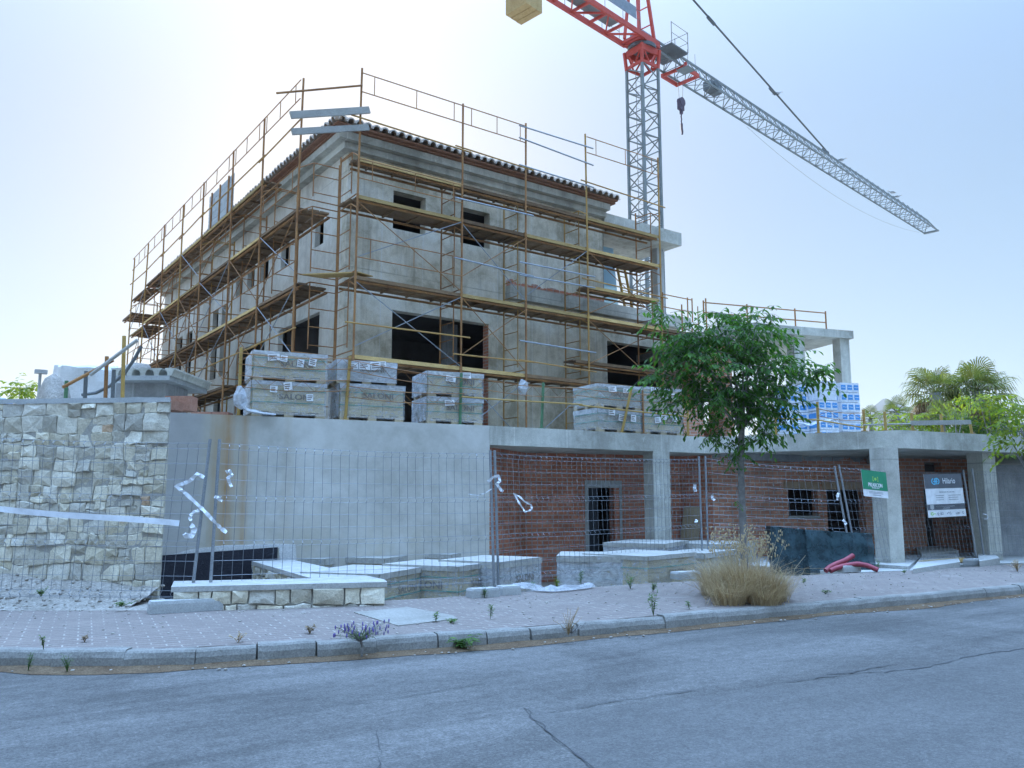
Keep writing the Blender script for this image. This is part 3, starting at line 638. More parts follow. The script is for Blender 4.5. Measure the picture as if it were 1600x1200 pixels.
def tile_run(b, be, p, up, along, run):
    """one barrel tile column: p eave point, up = unit slope dir, along = unit eave dir"""
    n = along.cross(up).normalized()
    if n.z < 0: n = -n
    N = 6; R1, R0 = .118, .086; vs = []
    for k in range(N+1):
        t = math.pi*k/N; e = along*math.cos(t)*R1+n*math.sin(t)*R1*1.05; vs += [p+e, p+up*run+e*.9]
    b.raw(vs, [(2*k, 2*k+1, 2*k+3, 2*k+2) for k in range(N)])
    vs = []
    for k in range(N+1):
        t = math.pi*k/N; e = along*math.cos(t)+n*math.sin(t)*1.05; vs += [p-up*.004+e*R1, p-up*.004+e*R0]
    be.raw(vs, [(2*k, 2*k+1, 2*k+3, 2*k+2) for k in range(N)])
    vs = [];                                        # hollow of the tile end, set back
    for k in range(N+1):
        t = math.pi*k/N; e = along*math.cos(t)+n*math.sin(t)*.95; vs += [p+e*R0, p+up*.25+e*R0]
    b.raw(vs, [(2*k, 2*k+1, 2*k+3, 2*k+2) for k in range(N)])
    q = p+along*.1225                               # channel tile between
    vs = []
    for k in range(4):
        t = math.pi+math.pi*k/3; e = along*math.cos(t)*.05+n*(math.sin(t)*.045+.0); vs += [q+e, q+up*run+e]
    b.raw(vs, [(2*k, 2*k+1, 2*k+3, 2*k+2) for k in range(3)])
b, be, be2 = MB(), MB(), MB(); half = (XR-EX)/2; rz = random.Random(4)
upF = V(0, 1, SL).normalized(); upL = V(1, 0, SL).normalized(); ln = math.sqrt(1+SL*SL)
k = 0; x = EX+.16
while x < XR-.1:
    run = min(x-EX, half)*ln if x < EX+half else half*ln
    tile_run(b, be, V(x, EY+rz.uniform(-.015, .015), EZ+rz.uniform(-.008, .008)), upF, V(1, 0, 0), max(.15, run)); x += .245
y = EY+.16
while y < YB+.4:
    run = min(y-EY, half)*ln; tile_run(b, be2, V(EX+rz.uniform(-.015, .015), y, EZ+rz.uniform(-.008, .008)), upL, V(0, -1, 0), max(.15, run)); y += .245
rf = b.build('roof', M['tile'], house); be.build('tile_end', M['tile_end'], rf); be2.build('tile_end', M['tile_end'], rf)
b = MB()                                           # hip, ridge and under-roof deck
hz = EZ+half*SL; hp = V(EX+half, EY+half, hz)
b.path([V(EX+.02, EY+.02, EZ+.07), hp+UP*.08], .11, 8); b.path([hp+UP*.08, V(EX+half, YB+.4, hz+.08)], .11, 8)
b.face([V(EX+.05, EY+.05, EZ-.03), V(XR, EY+.05, EZ-.03), V(XR, EY+half, hz-.03), hp-UP*.03]); b.face([V(EX+.05, EY+.05, EZ-.03), hp-UP*.03, V(EX+half, YB+.4, hz-.03), V(EX+.05, YB+.4, EZ-.03)])
b.face([V(XR, EY+.05, EZ-.03), V(XR, YB+.4, EZ-.03), V(EX+half, YB+.4, hz-.03), hp-UP*.03]); b.build('ridge', M['tile'], rf)
# balcony canopy with its column
b = MB(); b.prism([(XE+.003, YF-.1), (21.5, YF-.1), (21.5, 24.6), (XE+.003, 24.6)], 10.40, 10.86); b.build('balcony_roof', M['conc'], house)
c = ony(1027, 430, 20.4); b = MB(); b.box(c.x, 20.4, 9.06, .34, .34, 2.678); b.build('column', M['conc_light'], house)
b = MB(); wall_seg(b, (XE+.01, 23.2), (18.9, 23.2), 7.775, 10.395, .2); b.build('balcony_wall', M['facade'], house)
# translucent corrugated sheets on the balcony, timber ladder
def corr_mat():
    t = NT('translucent_sheet'); t.b.inputs['Base Color'].default_value = (.55, .68, .74, 1); t.set(.35, .5)
    tr = t.n("BsdfTranslucent"); tr.inputs[0].default_value = (.55, .72, .80, 1); mx = t.n("MixShader"); mx.inputs[0].default_value = .5
    t.l(t.b.outputs[0], mx.inputs[1]); t.l(tr.outputs[0], mx.inputs[2]); t.l(mx.outputs[0], t.out.inputs[0]); return t.mat
p0, p1_ = ony(941, 430, 20.0), ony(966, 430, 20.0); vs = []; N = 26
for i in range(N+1):
    x = p0.x+(p1_.x-p0.x)*i/N; o = .03*(i % 2); vs += [V(x, 20.0+o, 7.79), V(x+.02, 20.25+o, 10.0)]
b = MB(); b.raw(vs, [(2*i, 2*i+2, 2*i+3, 2*i+1) for i in range(N)]); b.raw([v+V(0, .008, 0) for v in vs], [(2*i+1, 2*i+3, 2*i+2, 2*i) for i in range(N)])
tag(b.build('corrugated_sheet', corr_mat()), 'pale blue translucent corrugated sheet standing on the upper balcony', 'plastic sheet')
q0, q1 = ony(985, 481, 20.6), ony(969, 424, 21.2); b = MB()
for s in (-.18, .18): b.bar(V(q0.x+s, 20.6, 7.79), V(q1.x+s, 21.2, 9.9), .05, .09)
for k in range(7): p = V(q0.x, 20.6, 7.79).lerp(V(q1.x, 21.2, 9.9), (k+.7)/7.6); b.tube(p-V(.18, 0, 0), p+V(.18, 0, 0), .018, 5)
tag(b.build('wooden_ladder', M['yellow']), 'yellow ladder leaning on the upper balcony beside the crane mast', 'ladder')
# ---- flat roofed wing at the right
dw = V(2.95, -.9, 0).normalized(); nw = V(-dw.y, dw.x, 0); Pw = V(23.1, 14.16, 0)
wing = thing('flat_roof_wing', 'open flat roofed concrete wing with brick walls right of the house', 'building wing', (21, 17, 2.93))
def wp(a, n, z=0): return Pw+dw*a+nw*n+UP*z
b = MB(); b.prism([tuple(wp(a, n))[:2] for a, n in ((0, 0), (0, 6), (-4.3, 6), (-4.3, 0))], 6.38, 6.62); b.build('roof_slab', M['conc'], wing)
b = MB(); k = wp(-.28, .25); b.box(k.x, k.y, 4.655, .34, .34, 3.448, math.atan2(dw.y, dw.x)); b.build('column', M['conc'], wing)
kx = onplane(1242, 520, wp(0, .3), wp(-1, .3)); b = MB(); b.box(kx.x, kx.y, 4.655, .36, .36, 3.448, math.atan2(dw.y, dw.x)); b.build('column', M['conc'], wing)
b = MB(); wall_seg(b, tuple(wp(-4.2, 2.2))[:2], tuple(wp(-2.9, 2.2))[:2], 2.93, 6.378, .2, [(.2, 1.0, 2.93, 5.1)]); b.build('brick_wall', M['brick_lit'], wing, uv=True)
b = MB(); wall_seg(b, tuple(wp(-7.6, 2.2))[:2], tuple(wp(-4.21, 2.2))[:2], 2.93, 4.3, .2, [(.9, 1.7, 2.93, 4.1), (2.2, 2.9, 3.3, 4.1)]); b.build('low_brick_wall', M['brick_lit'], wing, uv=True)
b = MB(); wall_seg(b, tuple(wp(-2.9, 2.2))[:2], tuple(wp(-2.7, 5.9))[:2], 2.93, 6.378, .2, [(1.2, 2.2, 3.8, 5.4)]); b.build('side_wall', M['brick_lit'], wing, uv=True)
b = MB(); b.par(wp(-2.6, 1.2, 2.93), dw*.9, nw*.2, UP*1.5); b.build('block_pier', M['conc_light'], wing)
def rail_run(name, label, cols, base_z, plane, hs, mat, group=None):
    t = thing(name, label, 'guard rail', tuple(plane(cols[0][0], cols[0][1])))
    P = [plane(*c) for c in cols]
    for p in P: q = MB(); q.tube(V(p.x, p.y, base_z), V(p.x, p.y, base_z+hs[-1]+.06), .024, 6); q.build('post', mat, t)
    for h in hs:
        q = MB(); q.path([V(p.x, p.y, base_z+h) for p in P], .02, 5); q.build('rail', mat, t)
    return t
rail_run('guard_rail', 'thin rusty guard rail along the flat roof of the right wing', [(1100, 505), (1168, 505), (1243, 508), (1291, 511)], 6.62, lambda x, y: onplane(x, y, wp(0, .5), wp(-1, .5)), [.32, .62], M['rust'])
rail_run('guard_rail', 'rusty guard rail on the terrace edge just right of the crane mast', [(1036, 490), (1075, 497), (1082, 497)], 7.77, lambda x, y: ony(x, y, YF+.1), [.35, .8], M['rust'])
# ================================================================ scaffolding
YO, YI = 18.03, 19.09
FX = [8.35, 11.37, 13.48, 15.76, 18.81]
def scaffold(name, label, n, P, top, inner_top, bays_br, guard, gz):
    """P(i, w) gives the plan point of post line i at w (0 outer, 1 inner)"""
    p0 = P(0, 0); t = thing(name, label, 'scaffold', (p0.x, p0.y, 2.93)); r = random.Random(len(label))
    for i in range(n):
        a, c = P(i, 0), P(i, 1)
        q = MB(); tp = top(i); lean = V(r.uniform(-.03, .03), r.uniform(-.03, .03), 0)
        q.path([a+UP*2.9, a+UP*6.8, a+UP*8.85, a+lean+UP*tp], .028, 7)
        for z in (4.86, 6.81, 8.85): q.tube(a+UP*(z-.06), a+UP*(z+.06), .036, 7)
        q.box(a.x, a.y, 2.92, .14, .14, .02); q.build('standard', M['rust2'] if r.random() < .35 else M['rust'], t)
        q = MB(); q.path([c+UP*2.9, c+UP*inner_top(i)], .026, 6); m = a.lerp(c, .36); z = 2.93
        while z < inner_top(i)-.3:
            zt = min(z+1.93, inner_top(i)-.1)
            q.tube(m+UP*(z+.25), m+UP*zt, .017, 5)
            k = z+.35
            while k < zt: q.tube(m+UP*k, c+UP*(k+.01), .014, 5); k += .46
            q.tube(a+UP*(zt-.22), m+UP*zt, .017, 5); q.tube(m+UP*zt, c+UP*zt, .017, 5); q.tube(a+UP*(z+.14), c+UP*(z+.14), .017, 5)
            z += 1.95
        q.build('ladder_frame', M['rust'] if r.random() < .7 else M['rust2'], t)
    for (i, z0, z1, s, mat) in bays_br:
        a, c = (P(i, 0), P(i+1, 0)) if s > 0 else (P(i+1, 0), P(i, 0)); q = MB(); q.path([a+UP*z1, c+UP*z0], .0125, 5); q.build('brace', M[mat], t)
    for (i, z, style) in guard:
        a, c = P(i, 0), P(i+1, 0); q = MB(); o = (P(i, 0)-P(i, 1)).normalized()*.035
        if style == 'f':
            for h in (.45, .95): q.tube(a+o+UP*(z+h), c+o+UP*(z+h), .015, 5)
            for u in (.12, .52, .9): p = a.lerp(c, u)+o; q.tube(p+UP*(z+.45), p+UP*(z+.95), .012, 5)
            q.build('guard_frame', M['rust'], t)
        else:
            e = (c-a).normalized()*.25; dz = r.uniform(-.06, .06)
            q.tube(a-e+o+UP*(z+.5+dz), c+e+o+UP*(z+.45-dz), .021, 6); q.build('guard_tube', M['galv'] if style == 'g' else M['rust2'], t)
    return t
G = 'galv'; RU = 'rust'
br = [(0, 4.9, 6.7, 1, G), (0, 5.1, 6.75, -1, G), (0, 6.9, 8.7, 1, RU), (0, 7.3, 8.8, -1, G), (1, 4.95, 6.75, 1, RU), (1, 5.2, 6.7, -1, RU), (1, 6.95, 8.75, 1, G), (1, 7.3, 8.75, -1, RU), (3, 7.0, 8.8, 1, RU), (3, 4.9, 6.7, 1, RU), (3, 5.4, 6.8, -1, RU), (3, 6.9, 8.3, -1, RU), (0, 2.95, 4.7, 1, RU), (1, 2.95, 4.75, 1, G), (1, 3.2, 4.7, -1, G), (2, 2.95, 4.7, -1, G), (2, 7.1, 8.8, -1, G)]
gd = [(0, 11.1, 'f'), (1, 11.1, 'f'), (2, 11.1, 'g'), (2, 11.55, 'g'), (3, 11.4, 'f'), (0, 10.35, 'r'), (1, 10.35, 'r'), (2, 10.35, 'g'), (3, 10.4, 'r'), (0, 8.85, 'f'), (1, 8.95, 'g'), (0, 6.85, 'f'), (1, 7.25, 'g'), (2, 7.2, 'g'), (2, 7.55, 'g'), (3, 7.4, 'r'), (0, 5.2, 'r'), (1, 4.75, 'r'), (2, 5.3, 'g'), (2, 4.75, 'r')]
front = scaffold('scaffold', 'rusty tube scaffold across the street front of the house', 5, lambda i, w: V(FX[i], YO+(YI-YO)*w, 0), lambda i: (12.19, 12.14, 12.14, 12.45, 12.46)[i], lambda i: (10.2, 10.06, 10.06, 10.24, 10.9)[i], br, gd, None)
for (x, zt) in ((20.9, 8.1), (20.2, 7.0)):
    q = MB(); q.tube(V(x, YO, 2.9), V(x, YO, zt), .026, 6); q.tube(V(x, YI, 2.9), V(x, YI, zt), .026, 6)
    for k in range(int((zt-3.3)/.5)): q.tube(V(x, YO+.35, 3.3+k*.5), V(x, YI, 3.3+k*.5), .014, 5)
    q.tube(V(x, YO+.35, 3.0), V(x, YO+.35, zt-.2), .017, 5); q.build('ladder_frame', M['rust'], front)
XO, XI = 7.26, 8.34
LY = [19.14, 21.86, 24.54, 27.7, 30.3, 33.0, 35.9, 38.5]
br = []
for i in range(7):
    for k, (z0, z1) in enumerate(((4.95, 6.65), (6.8, 8.6), (2.95, 4.8), (8.75, 10.2))):
        if k == 3 and i < 2: continue
        s = 1 if (i+k) % 2 else -1; br.append((i, z0, z1, s, G if (i+k) % 3 == 0 else RU))
        if i < 6 and k < 2: br.append((i, z0+.2, z1, -s, RU if i % 2 else G))
gd = [(i, 11.05, 'f') for i in range(7)]+[(i, 10.4, 'r') for i in range(7)]+[(i, 8.75, 'f') for i in range(0, 7, 2)]+[(i, 6.8, 'f') for i in range(0, 7)]+[(i, 5.1, 'r') for i in range(0, 7)]
left = scaffold('scaffold', 'long rusty scaffold receding along the left flank of the house', 8, lambda i, w: V(XO+(XI-XO)*w, LY[i], 0), lambda i: 12.05 if i != 8 else 11.4, lambda i: 10.2 if i else 10.0, br, gd, None)
# decks: each lifts off the scaffold on its own
def deck(label, a, c, inw, z, width=1.0, eh=.075, mat='deck', tilt=0.):
    a, c, inw = Vector(a), Vector(c), Vector(inw); t = thing('scaffold_deck', label, 'scaffold deck', (a.x, a.y, z), 'decks laid on the scaffold lifts'); d = (c-a).normalized(); r = random.Random(label)
    q = MB(); n = 3; w = width/n
    for k in range(n):
        s0 = r.uniform(-.1, .03); s1 = r.uniform(-.03, .12); q.par(a+d*s0+inw*(k*w+.012)+UP*(z+r.uniform(-.006, .006)), (c-a)+d*(s1-s0), inw*(w-.03), UP*.045)
    for k in range(4): p = a.lerp(c, (k+.5)/4); q.par(p+inw*.03+UP*(z-.05), d*.05, inw*(width-.08), UP*.049)
    q.build('boards', M[mat], t)
    q = MB(); q.par(a-d*.02-inw*.03+UP*(z-.045), c-a+d*.04, inw*.032, UP*(eh+.01+r.uniform(0, .015))); q.build('edge_board', M['deck_edge'] if r.random() < .6 else M['deck'], t)
    q = MB(); q.par(a+inw*(width-.03)+UP*(z-.1), c-a, inw*.05, UP*.048); q.par(a+inw*.03+UP*(z-.1), c-a, inw*.05, UP*.048); q.build('bearer', M['rust'], t)
bayn = ['first', 'second', 'third', 'fourth', 'fifth', 'sixth', 'seventh', 'eighth']; IN = V(0, 1, 0)
for lift, z in (('lowest', 4.86), ('second', 6.81), ('third', 8.85), ('topmost', 9.81)):
    for i in range(5 if z < 8 else 4):
        x0 = FX[i]+.03; x1 = FX[i+1]-.03 if i < 4 else 20.75
        deck('street front scaffold deck, %s lift, %s bay right of the house corner' % (lift, bayn[i]), (x0, YO+.05, 0), (x1, YO+.05, 0), IN, z, .97 if z < 9.5 else .5)
deck('short dark scaffold deck just under the balcony recess on the street front', (15.85, YO+.05, 0), (18.7, YO+.05, 0), IN, 7.72, .6)
deck('half height scaffold deck in front of the rightmost ground floor opening', (15.3, YO+.05, 0), (19.9, YO+.05, 0), IN, 5.45, .5)
INX = V(1, 0, 0)
for lift, z in (('lowest', 4.80), ('second', 6.69), ('third', 8.64), ('topmost', 10.2)):
    for i in range(7):
        if (z < 5 and i == 1) or (z > 10 and i == 0): continue
        deck('left flank scaffold deck, %s lift, %s bay behind the house corner' % (lift, bayn[i]), (XO+.05, LY[i+1]-.03, 0), (XO+.05, LY[i]+.03, 0), INX, z+(.06*((i*7) % 3-1) if i > 3 else 0), .8 if z < 10 else .5, .05)
deck('sunlit boards jutting beyond the far end of the left flank scaffold', (7.3, 40.2, 0), (7.3, 38.3, 0), INX, 9.55, 1.5)
deck('lower sunlit boards beyond the far end of the left flank scaffold', (7.3, 40.2, 0), (7.3, 38.3, 0), INX, 6.9, 1.5)
# loose pieces on the scaffold corner
def beam(name, label, cat, pa, pb, w, h, mat): q = MB(); q.bar(pa, pb, w, h); return tag(q.build(name, mat), label, cat)
beam('timber_plank', 'upper grey plank tied across the scaffold corner above the roof tiles', 'plank', ony(454, 180, YO-.05), ony(577, 172, YO-.05), .06, .17, M['woodg'])
beam('timber_plank', 'lower grey plank tied across the scaffold corner at the eave', 'plank', ony(456, 206, YO-.05), ony(576, 199, YO-.05), .06, .15, M['woodg'])
q = MB(); q.tube(ony(432, 145.5, YO-.05), ony(566, 133.5, YO-.05), .026, 7); tag(q.build('scaffold_tube', M['rust']), 'loose tube lashed across the two tallest corner posts', 'tube')
pz = 6.98; q = MB(); pp = [onz(468, 428, pz), onz(560, 424, pz), onz(583, 431, pz), onz(500, 433, pz)]
q.raw(pp+[p-UP*.025 for p in pp], [(0, 1, 2, 3), (7, 6, 5, 4)]+[(i, (i+1) % 4, 4+(i+1) % 4, 4+i) for i in range(4)][::1]); tag(q.build('plywood_sheet', M['deck_edge']), 'ochre plywood sheet bridging the two scaffolds at the house corner', 'plywood')
# boarded panel standing at the left eave
ya, yb = onx(363, 320, XO+.25).y, onx(326, 340, XO+.25).y
t = thing('board_panel', 'grey boarded shutter panel standing on the left scaffold at roof level', 'panel', (XO+.25, ya, 10.3))
q = MB()
for k in range(6): q.par((XO+.25, ya, 10.28+k*.235), (0, yb-ya, 0), (.03, 0, 0), (0, 0, .215))
q.build('boards', M['conc_light'], t); q = MB()
for u in (.15, .5, .85): q.par((XO+.21, ya+(yb-ya)*u, 10.26), (0, .08, 0), (.038, 0, 0), (0, 0, 1.45))
q.build('batten', M['rust'], t)
# ================================================================ tower crane
M['crane_red'] = mottled('crane_red', (.50, .055, .035), (.60, .09, .055), 2, .55, .4, 0, .1, 40)
M['crane_grey'] = mottled('crane_grey', (.17, .19, .185), (.25, .27, .26), 2, .6, .4, 0, .1, 40)
M['crane_dark'] = mottled('crane_dark', (.10, .11, .11), (.16, .17, .17), 2, .6, .4, 0, .1, 40)
M['hook'] = plain('hook_paint', (.10, .07, .10), .5, .4)
MC = ond(1008, 300, 40.0); MC.z = 0; zr = zat(1008, 81, MC)     # mast axis, underside of the slewing ring
tipp = onz(1455, 361, zr+.2); JD = V(tipp.x-MC.x, tipp.y-MC.y, 0); JL = JD.length; JD.normalize(); JN = V(-JD.y, JD.x, 0)
def jibu0(px, py):
    r = ray(px, py); n = V(-r.y, r.x, 0); return -(MC.x*n.x+MC.y*n.y)/(JD.x*n.x+JD.y*n.y)
crane = thing('tower_crane', 'tall tower crane with red slewing head, grey lattice mast and long jib', 'crane', (MC.x, MC.y, 2.9))
ms = .56; ax = V(1, 0, 0); ay = V(0, 1, 0)
cs = [MC+ax*(i*ms)+ay*(j*ms) for i, j in ((-1, -1), (1, -1), (1, 1), (-1, 1))]
ztop = zr-.9
q = MB()
for c in cs: q.bar(c+UP*2.9, c+UP*ztop, .115, .115, up=ax)
q.build('mast_leg', M['crane_grey'], crane)
q = MB(); nb = 16; bh = (ztop-2.9)/nb
for k in range(nb):
    z0, z1 = 2.9+bh*k, 2.9+bh*(k+1)
    for s in range(4):
        a, c = cs[s], cs[(s+1) % 4]; q.tube(a+UP*z1, c+UP*z1, .032, 5); m_ = (z0+z1)/2
        q.tube(a+UP*z0, c+UP*m_, .034, 5); q.tube(c+UP*m_, a+UP*z1, .034, 5)
q.build('mast_lattice', M['crane_grey'], crane)
q = MB()
for s in (-.17, .17): q.tube(MC+V(s, .3, 2.9), MC+V(s, .3, ztop), .016, 5)
k = 3.1
while k < ztop: q.tube(MC+V(-.17, .3, k), MC+V(.17, .3, k), .01, 4); k += .3
q.build('mast_ladder', M['crane_grey'], crane)
q = MB()                                           # red slewing section
for c in cs:
    o = (c-MC)*.32; q.bar(c+UP*(ztop-.1), c+o*.4+UP*(zr+.0), .13, .13, up=ax)
for s in range(4):
    a, c = cs[s], cs[(s+1) % 4]; q.tube((a+c)/2+UP*(ztop-.05), a*.96+MC*.04+UP*(zr-.02), .05, 5); q.tube((a+c)/2+UP*(ztop-.05), c*.96+MC*.04+UP*(zr-.02), .05, 5); q.bar(a+UP*(zr-.12), c+UP*(zr-.12), .1, .32); q.bar(a+UP*(ztop), c+UP*(ztop), .08, .16)
q.build('slewing_base', M['crane_red'], crane)
q = MB(); q.tube(MC+UP*(zr+.04), MC+UP*(zr+.22), .74, 20); q.build('slewing_ring', M['crane_dark'], crane)
q = MB(); zt = zr+.24
q.par(MC-JD*.75-JN*.62+UP*zt, JD*1.5, JN*1.24, UP*.34)
q.build('turntable', M['crane_red'], crane)
q = MB(); ap = MC+JD*-.25+UP*(zt+6.2)              # A frame above
for s in (-.45, .45):
    q.bar(MC+JD*.5+JN*s+UP*(zt+.3), ap+JN*s*.25, .14, .14, up=JD); q.bar(MC-JD*.85+JN*s+UP*(zt+.3), ap+JN*s*.25, .12, .12, up=JD)
for k in range(1, 6):
    f = k/6; w = .45*(1-f*.75)
    q.tube((MC+JD*.5+UP*(zt+.3)).lerp(ap, f)+JN*w, (MC+JD*.5+UP*(zt+.3)).lerp(ap, f)-JN*w, .035, 5); q.tube((MC+JD*.5+UP*(zt+.3)).lerp(ap, f)+JN*w, (MC-JD*.85+UP*(zt+.3)).lerp(ap, f)+JN*w, .03, 5)
q.build('tower_head', M['crane_red'], crane)
q = MB(); cl = 12.0; zc = zt+.12                   # counter jib
for s in (-.62, .62): q.bar(MC-JD*.6+JN*s+UP*zc, MC-JD*cl+JN*s+UP*zc, .12, .26)
for k in range(9): u = .9+k*1.3; q.bar(MC-JD*u+JN*.62+UP*zc, MC-JD*u-JN*.62+UP*zc, .09, .14); q.bar(MC-JD*u+JN*(.6 if k % 2 else -.6)+UP*(zc-.02), MC-JD*(u+1.25)-JN*(.6 if k % 2 else -.6)+UP*(zc-.02), .07, .09)
q.build('counter_jib', M['crane_red'], crane)
q = MB(); q.par(MC-JD*2.3-JN*.28+UP*(zc+.14), -JD*8.6, JN*.56, UP*.05); q.build('walkway', M['crane_grey'], crane)
q = MB()
for s in (-.66, .66):
    for k in range(8): q.tube(MC-JD*(1.0+k*1.4)+JN*s+UP*(zc+.12), MC-JD*(1.0+k*1.4)+JN*s+UP*(zc+1.15), .018, 4)
    for h in (.62, 1.12): q.tube(MC-JD*1.0+JN*s+UP*(zc+h), MC-JD*10.8+JN*s+UP*(zc+h), .018, 4)
q.build('railing', M['crane_grey'], crane)
q = MB(); q.par(MC-JD*1.4+JN*-.70+UP*(zc+.55), -JD*5.6, -JN*.03, UP*.62); q.build('side_panel', M['galv'], crane)
wc = ond(817, 3, 33.0); q = MB(); q2 = MC+JD*(jibu0(817, 3)+.55)
for k in range(3): q.par(q2+JN*.64-JD*(.33*k)+UP*(zat(817, 22, MC+JD*jibu0(817, 3))+.02*k), -JD*.32, -JN*1.28, UP*(2.9))
q.build('counterweight', mottled('ballast_concrete', (.46, .30, .12), (.58, .41, .19), 3, .85, .2, 0, .2, 30), crane)
q = MB(); q.box(0, 0, 0, .9, .7, 1.1); q.v = [tuple(MC+JD*(v[0]+.95)+JN*(v[1]+.75)+UP*(v[2]+zt+.9)) for v in q.v]; q.build('control_cabinet', M['galv'], crane)
pl0 = MC+JD*1.1; q = MB(); q.par(pl0+JN*.5+UP*(zt+.22), JD*1.5, -JN*1.6, UP*.08)
pf = q.build('platform', M['crane_dark'], crane); q = MB()
pc = [pl0+JN*.5, pl0+JD*1.5+JN*.5, pl0+JD*1.5-JN*1.1, pl0-JN*1.1]
for a in pc+[(pc[0]+pc[1])/2, (pc[1]+pc[2])/2]: q.tube(a+UP*(zt+.3), a+UP*(zt+1.45), .02, 5)
for h in (.85, 1.42):
    for a, c in zip(pc, pc[1:]): q.tube(a+UP*(zt+h), c+UP*(zt+h), .018, 4)
q.build('platform_rail', M['crane_grey'], pf)
# jib: two lower chords, one upper chord, lattice
zj = zt-.12; w0, hj = .55, 1.05
def jb(u, s): return MC+JD*u+JN*(s*w0)+UP*zj
def jt(u): return MC+JD*u+UP*(zj+(hj if u < JL-3 else hj*(.75+.25*(JL-u)/3)))
q = MB()
for s in (-1, 1): q.bar(jb(.7, s), jb(JL, s), .085, .085)
q.bar(jt(.7), jt(JL-.6), .10, .10); q.build('jib_chord', M['crane_grey'], crane)
q = MB(); nj = 40; st = (JL-1.4)/nj
for k in range(nj):
    u0 = .7+k*st; um = u0+st/2; u1 = u0+st
    for s in (-1, 1): q.tube(jb(u0, s), jt(um), .026, 4); q.tube(jt(um), jb(u1, s), .026, 4)
    q.tube(jb(u0, -1), jb(u0, 1), .028, 4); q.tube(jb(u0, -1 if k % 2 else 1), jb(u1, 1 if k % 2 else -1), .024, 4)
for s in (-1, 1): q.tube(jb(JL, s), jt(JL-.6), .035, 5)
q.bar(jb(JL, -1.1), jb(JL, 1.1), .25, .12); q.build('jib_lattice', M['crane_grey'], crane)
def jibu(px, py):                                  # distance along the jib of an image point
    r = ray(px, py); n = V(-r.y, r.x, 0); return -(MC.x*n.x+MC.y*n.y)/(JD.x*n.x+JD.y*n.y)
ut = jibu(1290, 238); tp = jt(ut)
q = MB(); q.path([ap, tp+UP*.12], .06, 6); q.box(0, 0, 0, .1, .1, .1); q.v[-8:] = [tuple(tp+JD*(v[0]*9)+JN*v[1]+UP*(v[2]*2)) for v in q.v[-8:]]
for f in (.33, .66): p = ap.lerp(tp, f); q.tube(p-(tp-ap).normalized()*.35, p+(tp-ap).normalized()*.35, .11, 6)
q.build('tie_rod', M['crane_dark'], crane)
q = MB(); q.path([ap, MC-JD*10.5+UP*(zc+.1)], .06, 6); q.build('tie_rod', M['crane_dark'], crane)
uw = jibu(1105, 130); q = MB(); q.par(jb(uw, -.5)+UP*.12, JD*1.1, JN*.55, UP*.5); q.tube(jb(uw+.5, -.6)+UP*.45, jb(uw+.5, .6)+UP*.45, .28, 10); q.build('hoist_winch', M['crane_dark'], crane)
uh = jibu(1064, 160)
q = MB()
for s in (-1, 1): q.bar(jb(uh-.75, s*1.25)-UP*.12, jb(uh+.75, s*1.25)-UP*.12, .1, .22); q.bar(jb(uh-.5, s*1.25)-UP*.1, jb(uh-.5, s*1.25)+UP*.2, .12, .1, up=JD)
q.bar(jb(uh-.7, -1.25)-UP*.14, jb(uh-.7, 1.25)-UP*.14, .12, .16); q.bar(jb(uh+.7, -1.25)-UP*.14, jb(uh+.7, 1.25)-UP*.14, .12, .16)
tr = q.build('trolley', M['crane_red'], crane)
q = MB(); a = jb(uh-.9, -1.5)-UP*.75
q.par(a, JD*-.7, -JN*.7, UP*.04)
for i, j in ((0, 0), (1, 0), (1, 1), (0, 1)): q.tube(a-JD*.7*i-JN*.7*j, a-JD*.7*i-JN*.7*j+UP*.9, .015, 4)
q.build('basket', M['crane_grey'], tr)
hc = MC+JD*uh; zh0, zh1 = zat(1064, 152, hc), zat(1064, 210, hc)
for s in (-.14, .14): q = MB(); q.tube(hc+JD*s+UP*(zh0-.3), hc+JD*s*2+UP*(zj-.2), .012, 4); q.build('hoist_rope', M['crane_dark'], crane)
q = MB(); q.par(hc-JD*.24-JN*.09+UP*(zh0-.75), JD*.42, JN*.18, UP*.55); q.tube(hc+JN*-.11+JD*.02+UP*(zh0-.28), hc+JN*.11+JD*.02+UP*(zh0-.28), .26, 10); q.tube(hc+UP*(zh0-.95), hc+UP*(zh0-.7), .1, 7)
hb = q.build('hook_block', M['hook'], crane)
q = MB(); z = zh0-.95
for k in range(4): q.tube(hc+V(.02*(-1)**k, 0, z), hc+V(-.02*(-1)**k, 0, z-.16), .035, 5); z -= .14
q.path([hc+UP*z, hc+UP*(zh1+.35), hc+JD*.05+UP*(zh1+.15), hc+JD*.02+UP*zh1], .07, 6, .05); q.build('hook', M['hook'], hb)
q = MB(); a, c = jb(jibu(1180, 200), 1)-UP*.1, jb(JL-1.2, 1)-UP*.1; P = []
for k in range(15): f = k/14; P.append(a.lerp(c, f)-UP*(2.0*4*f*(1-f)*.6+.1))
q.path(P, .010, 3); q.build('slack_rope', M['crane_grey'], crane)
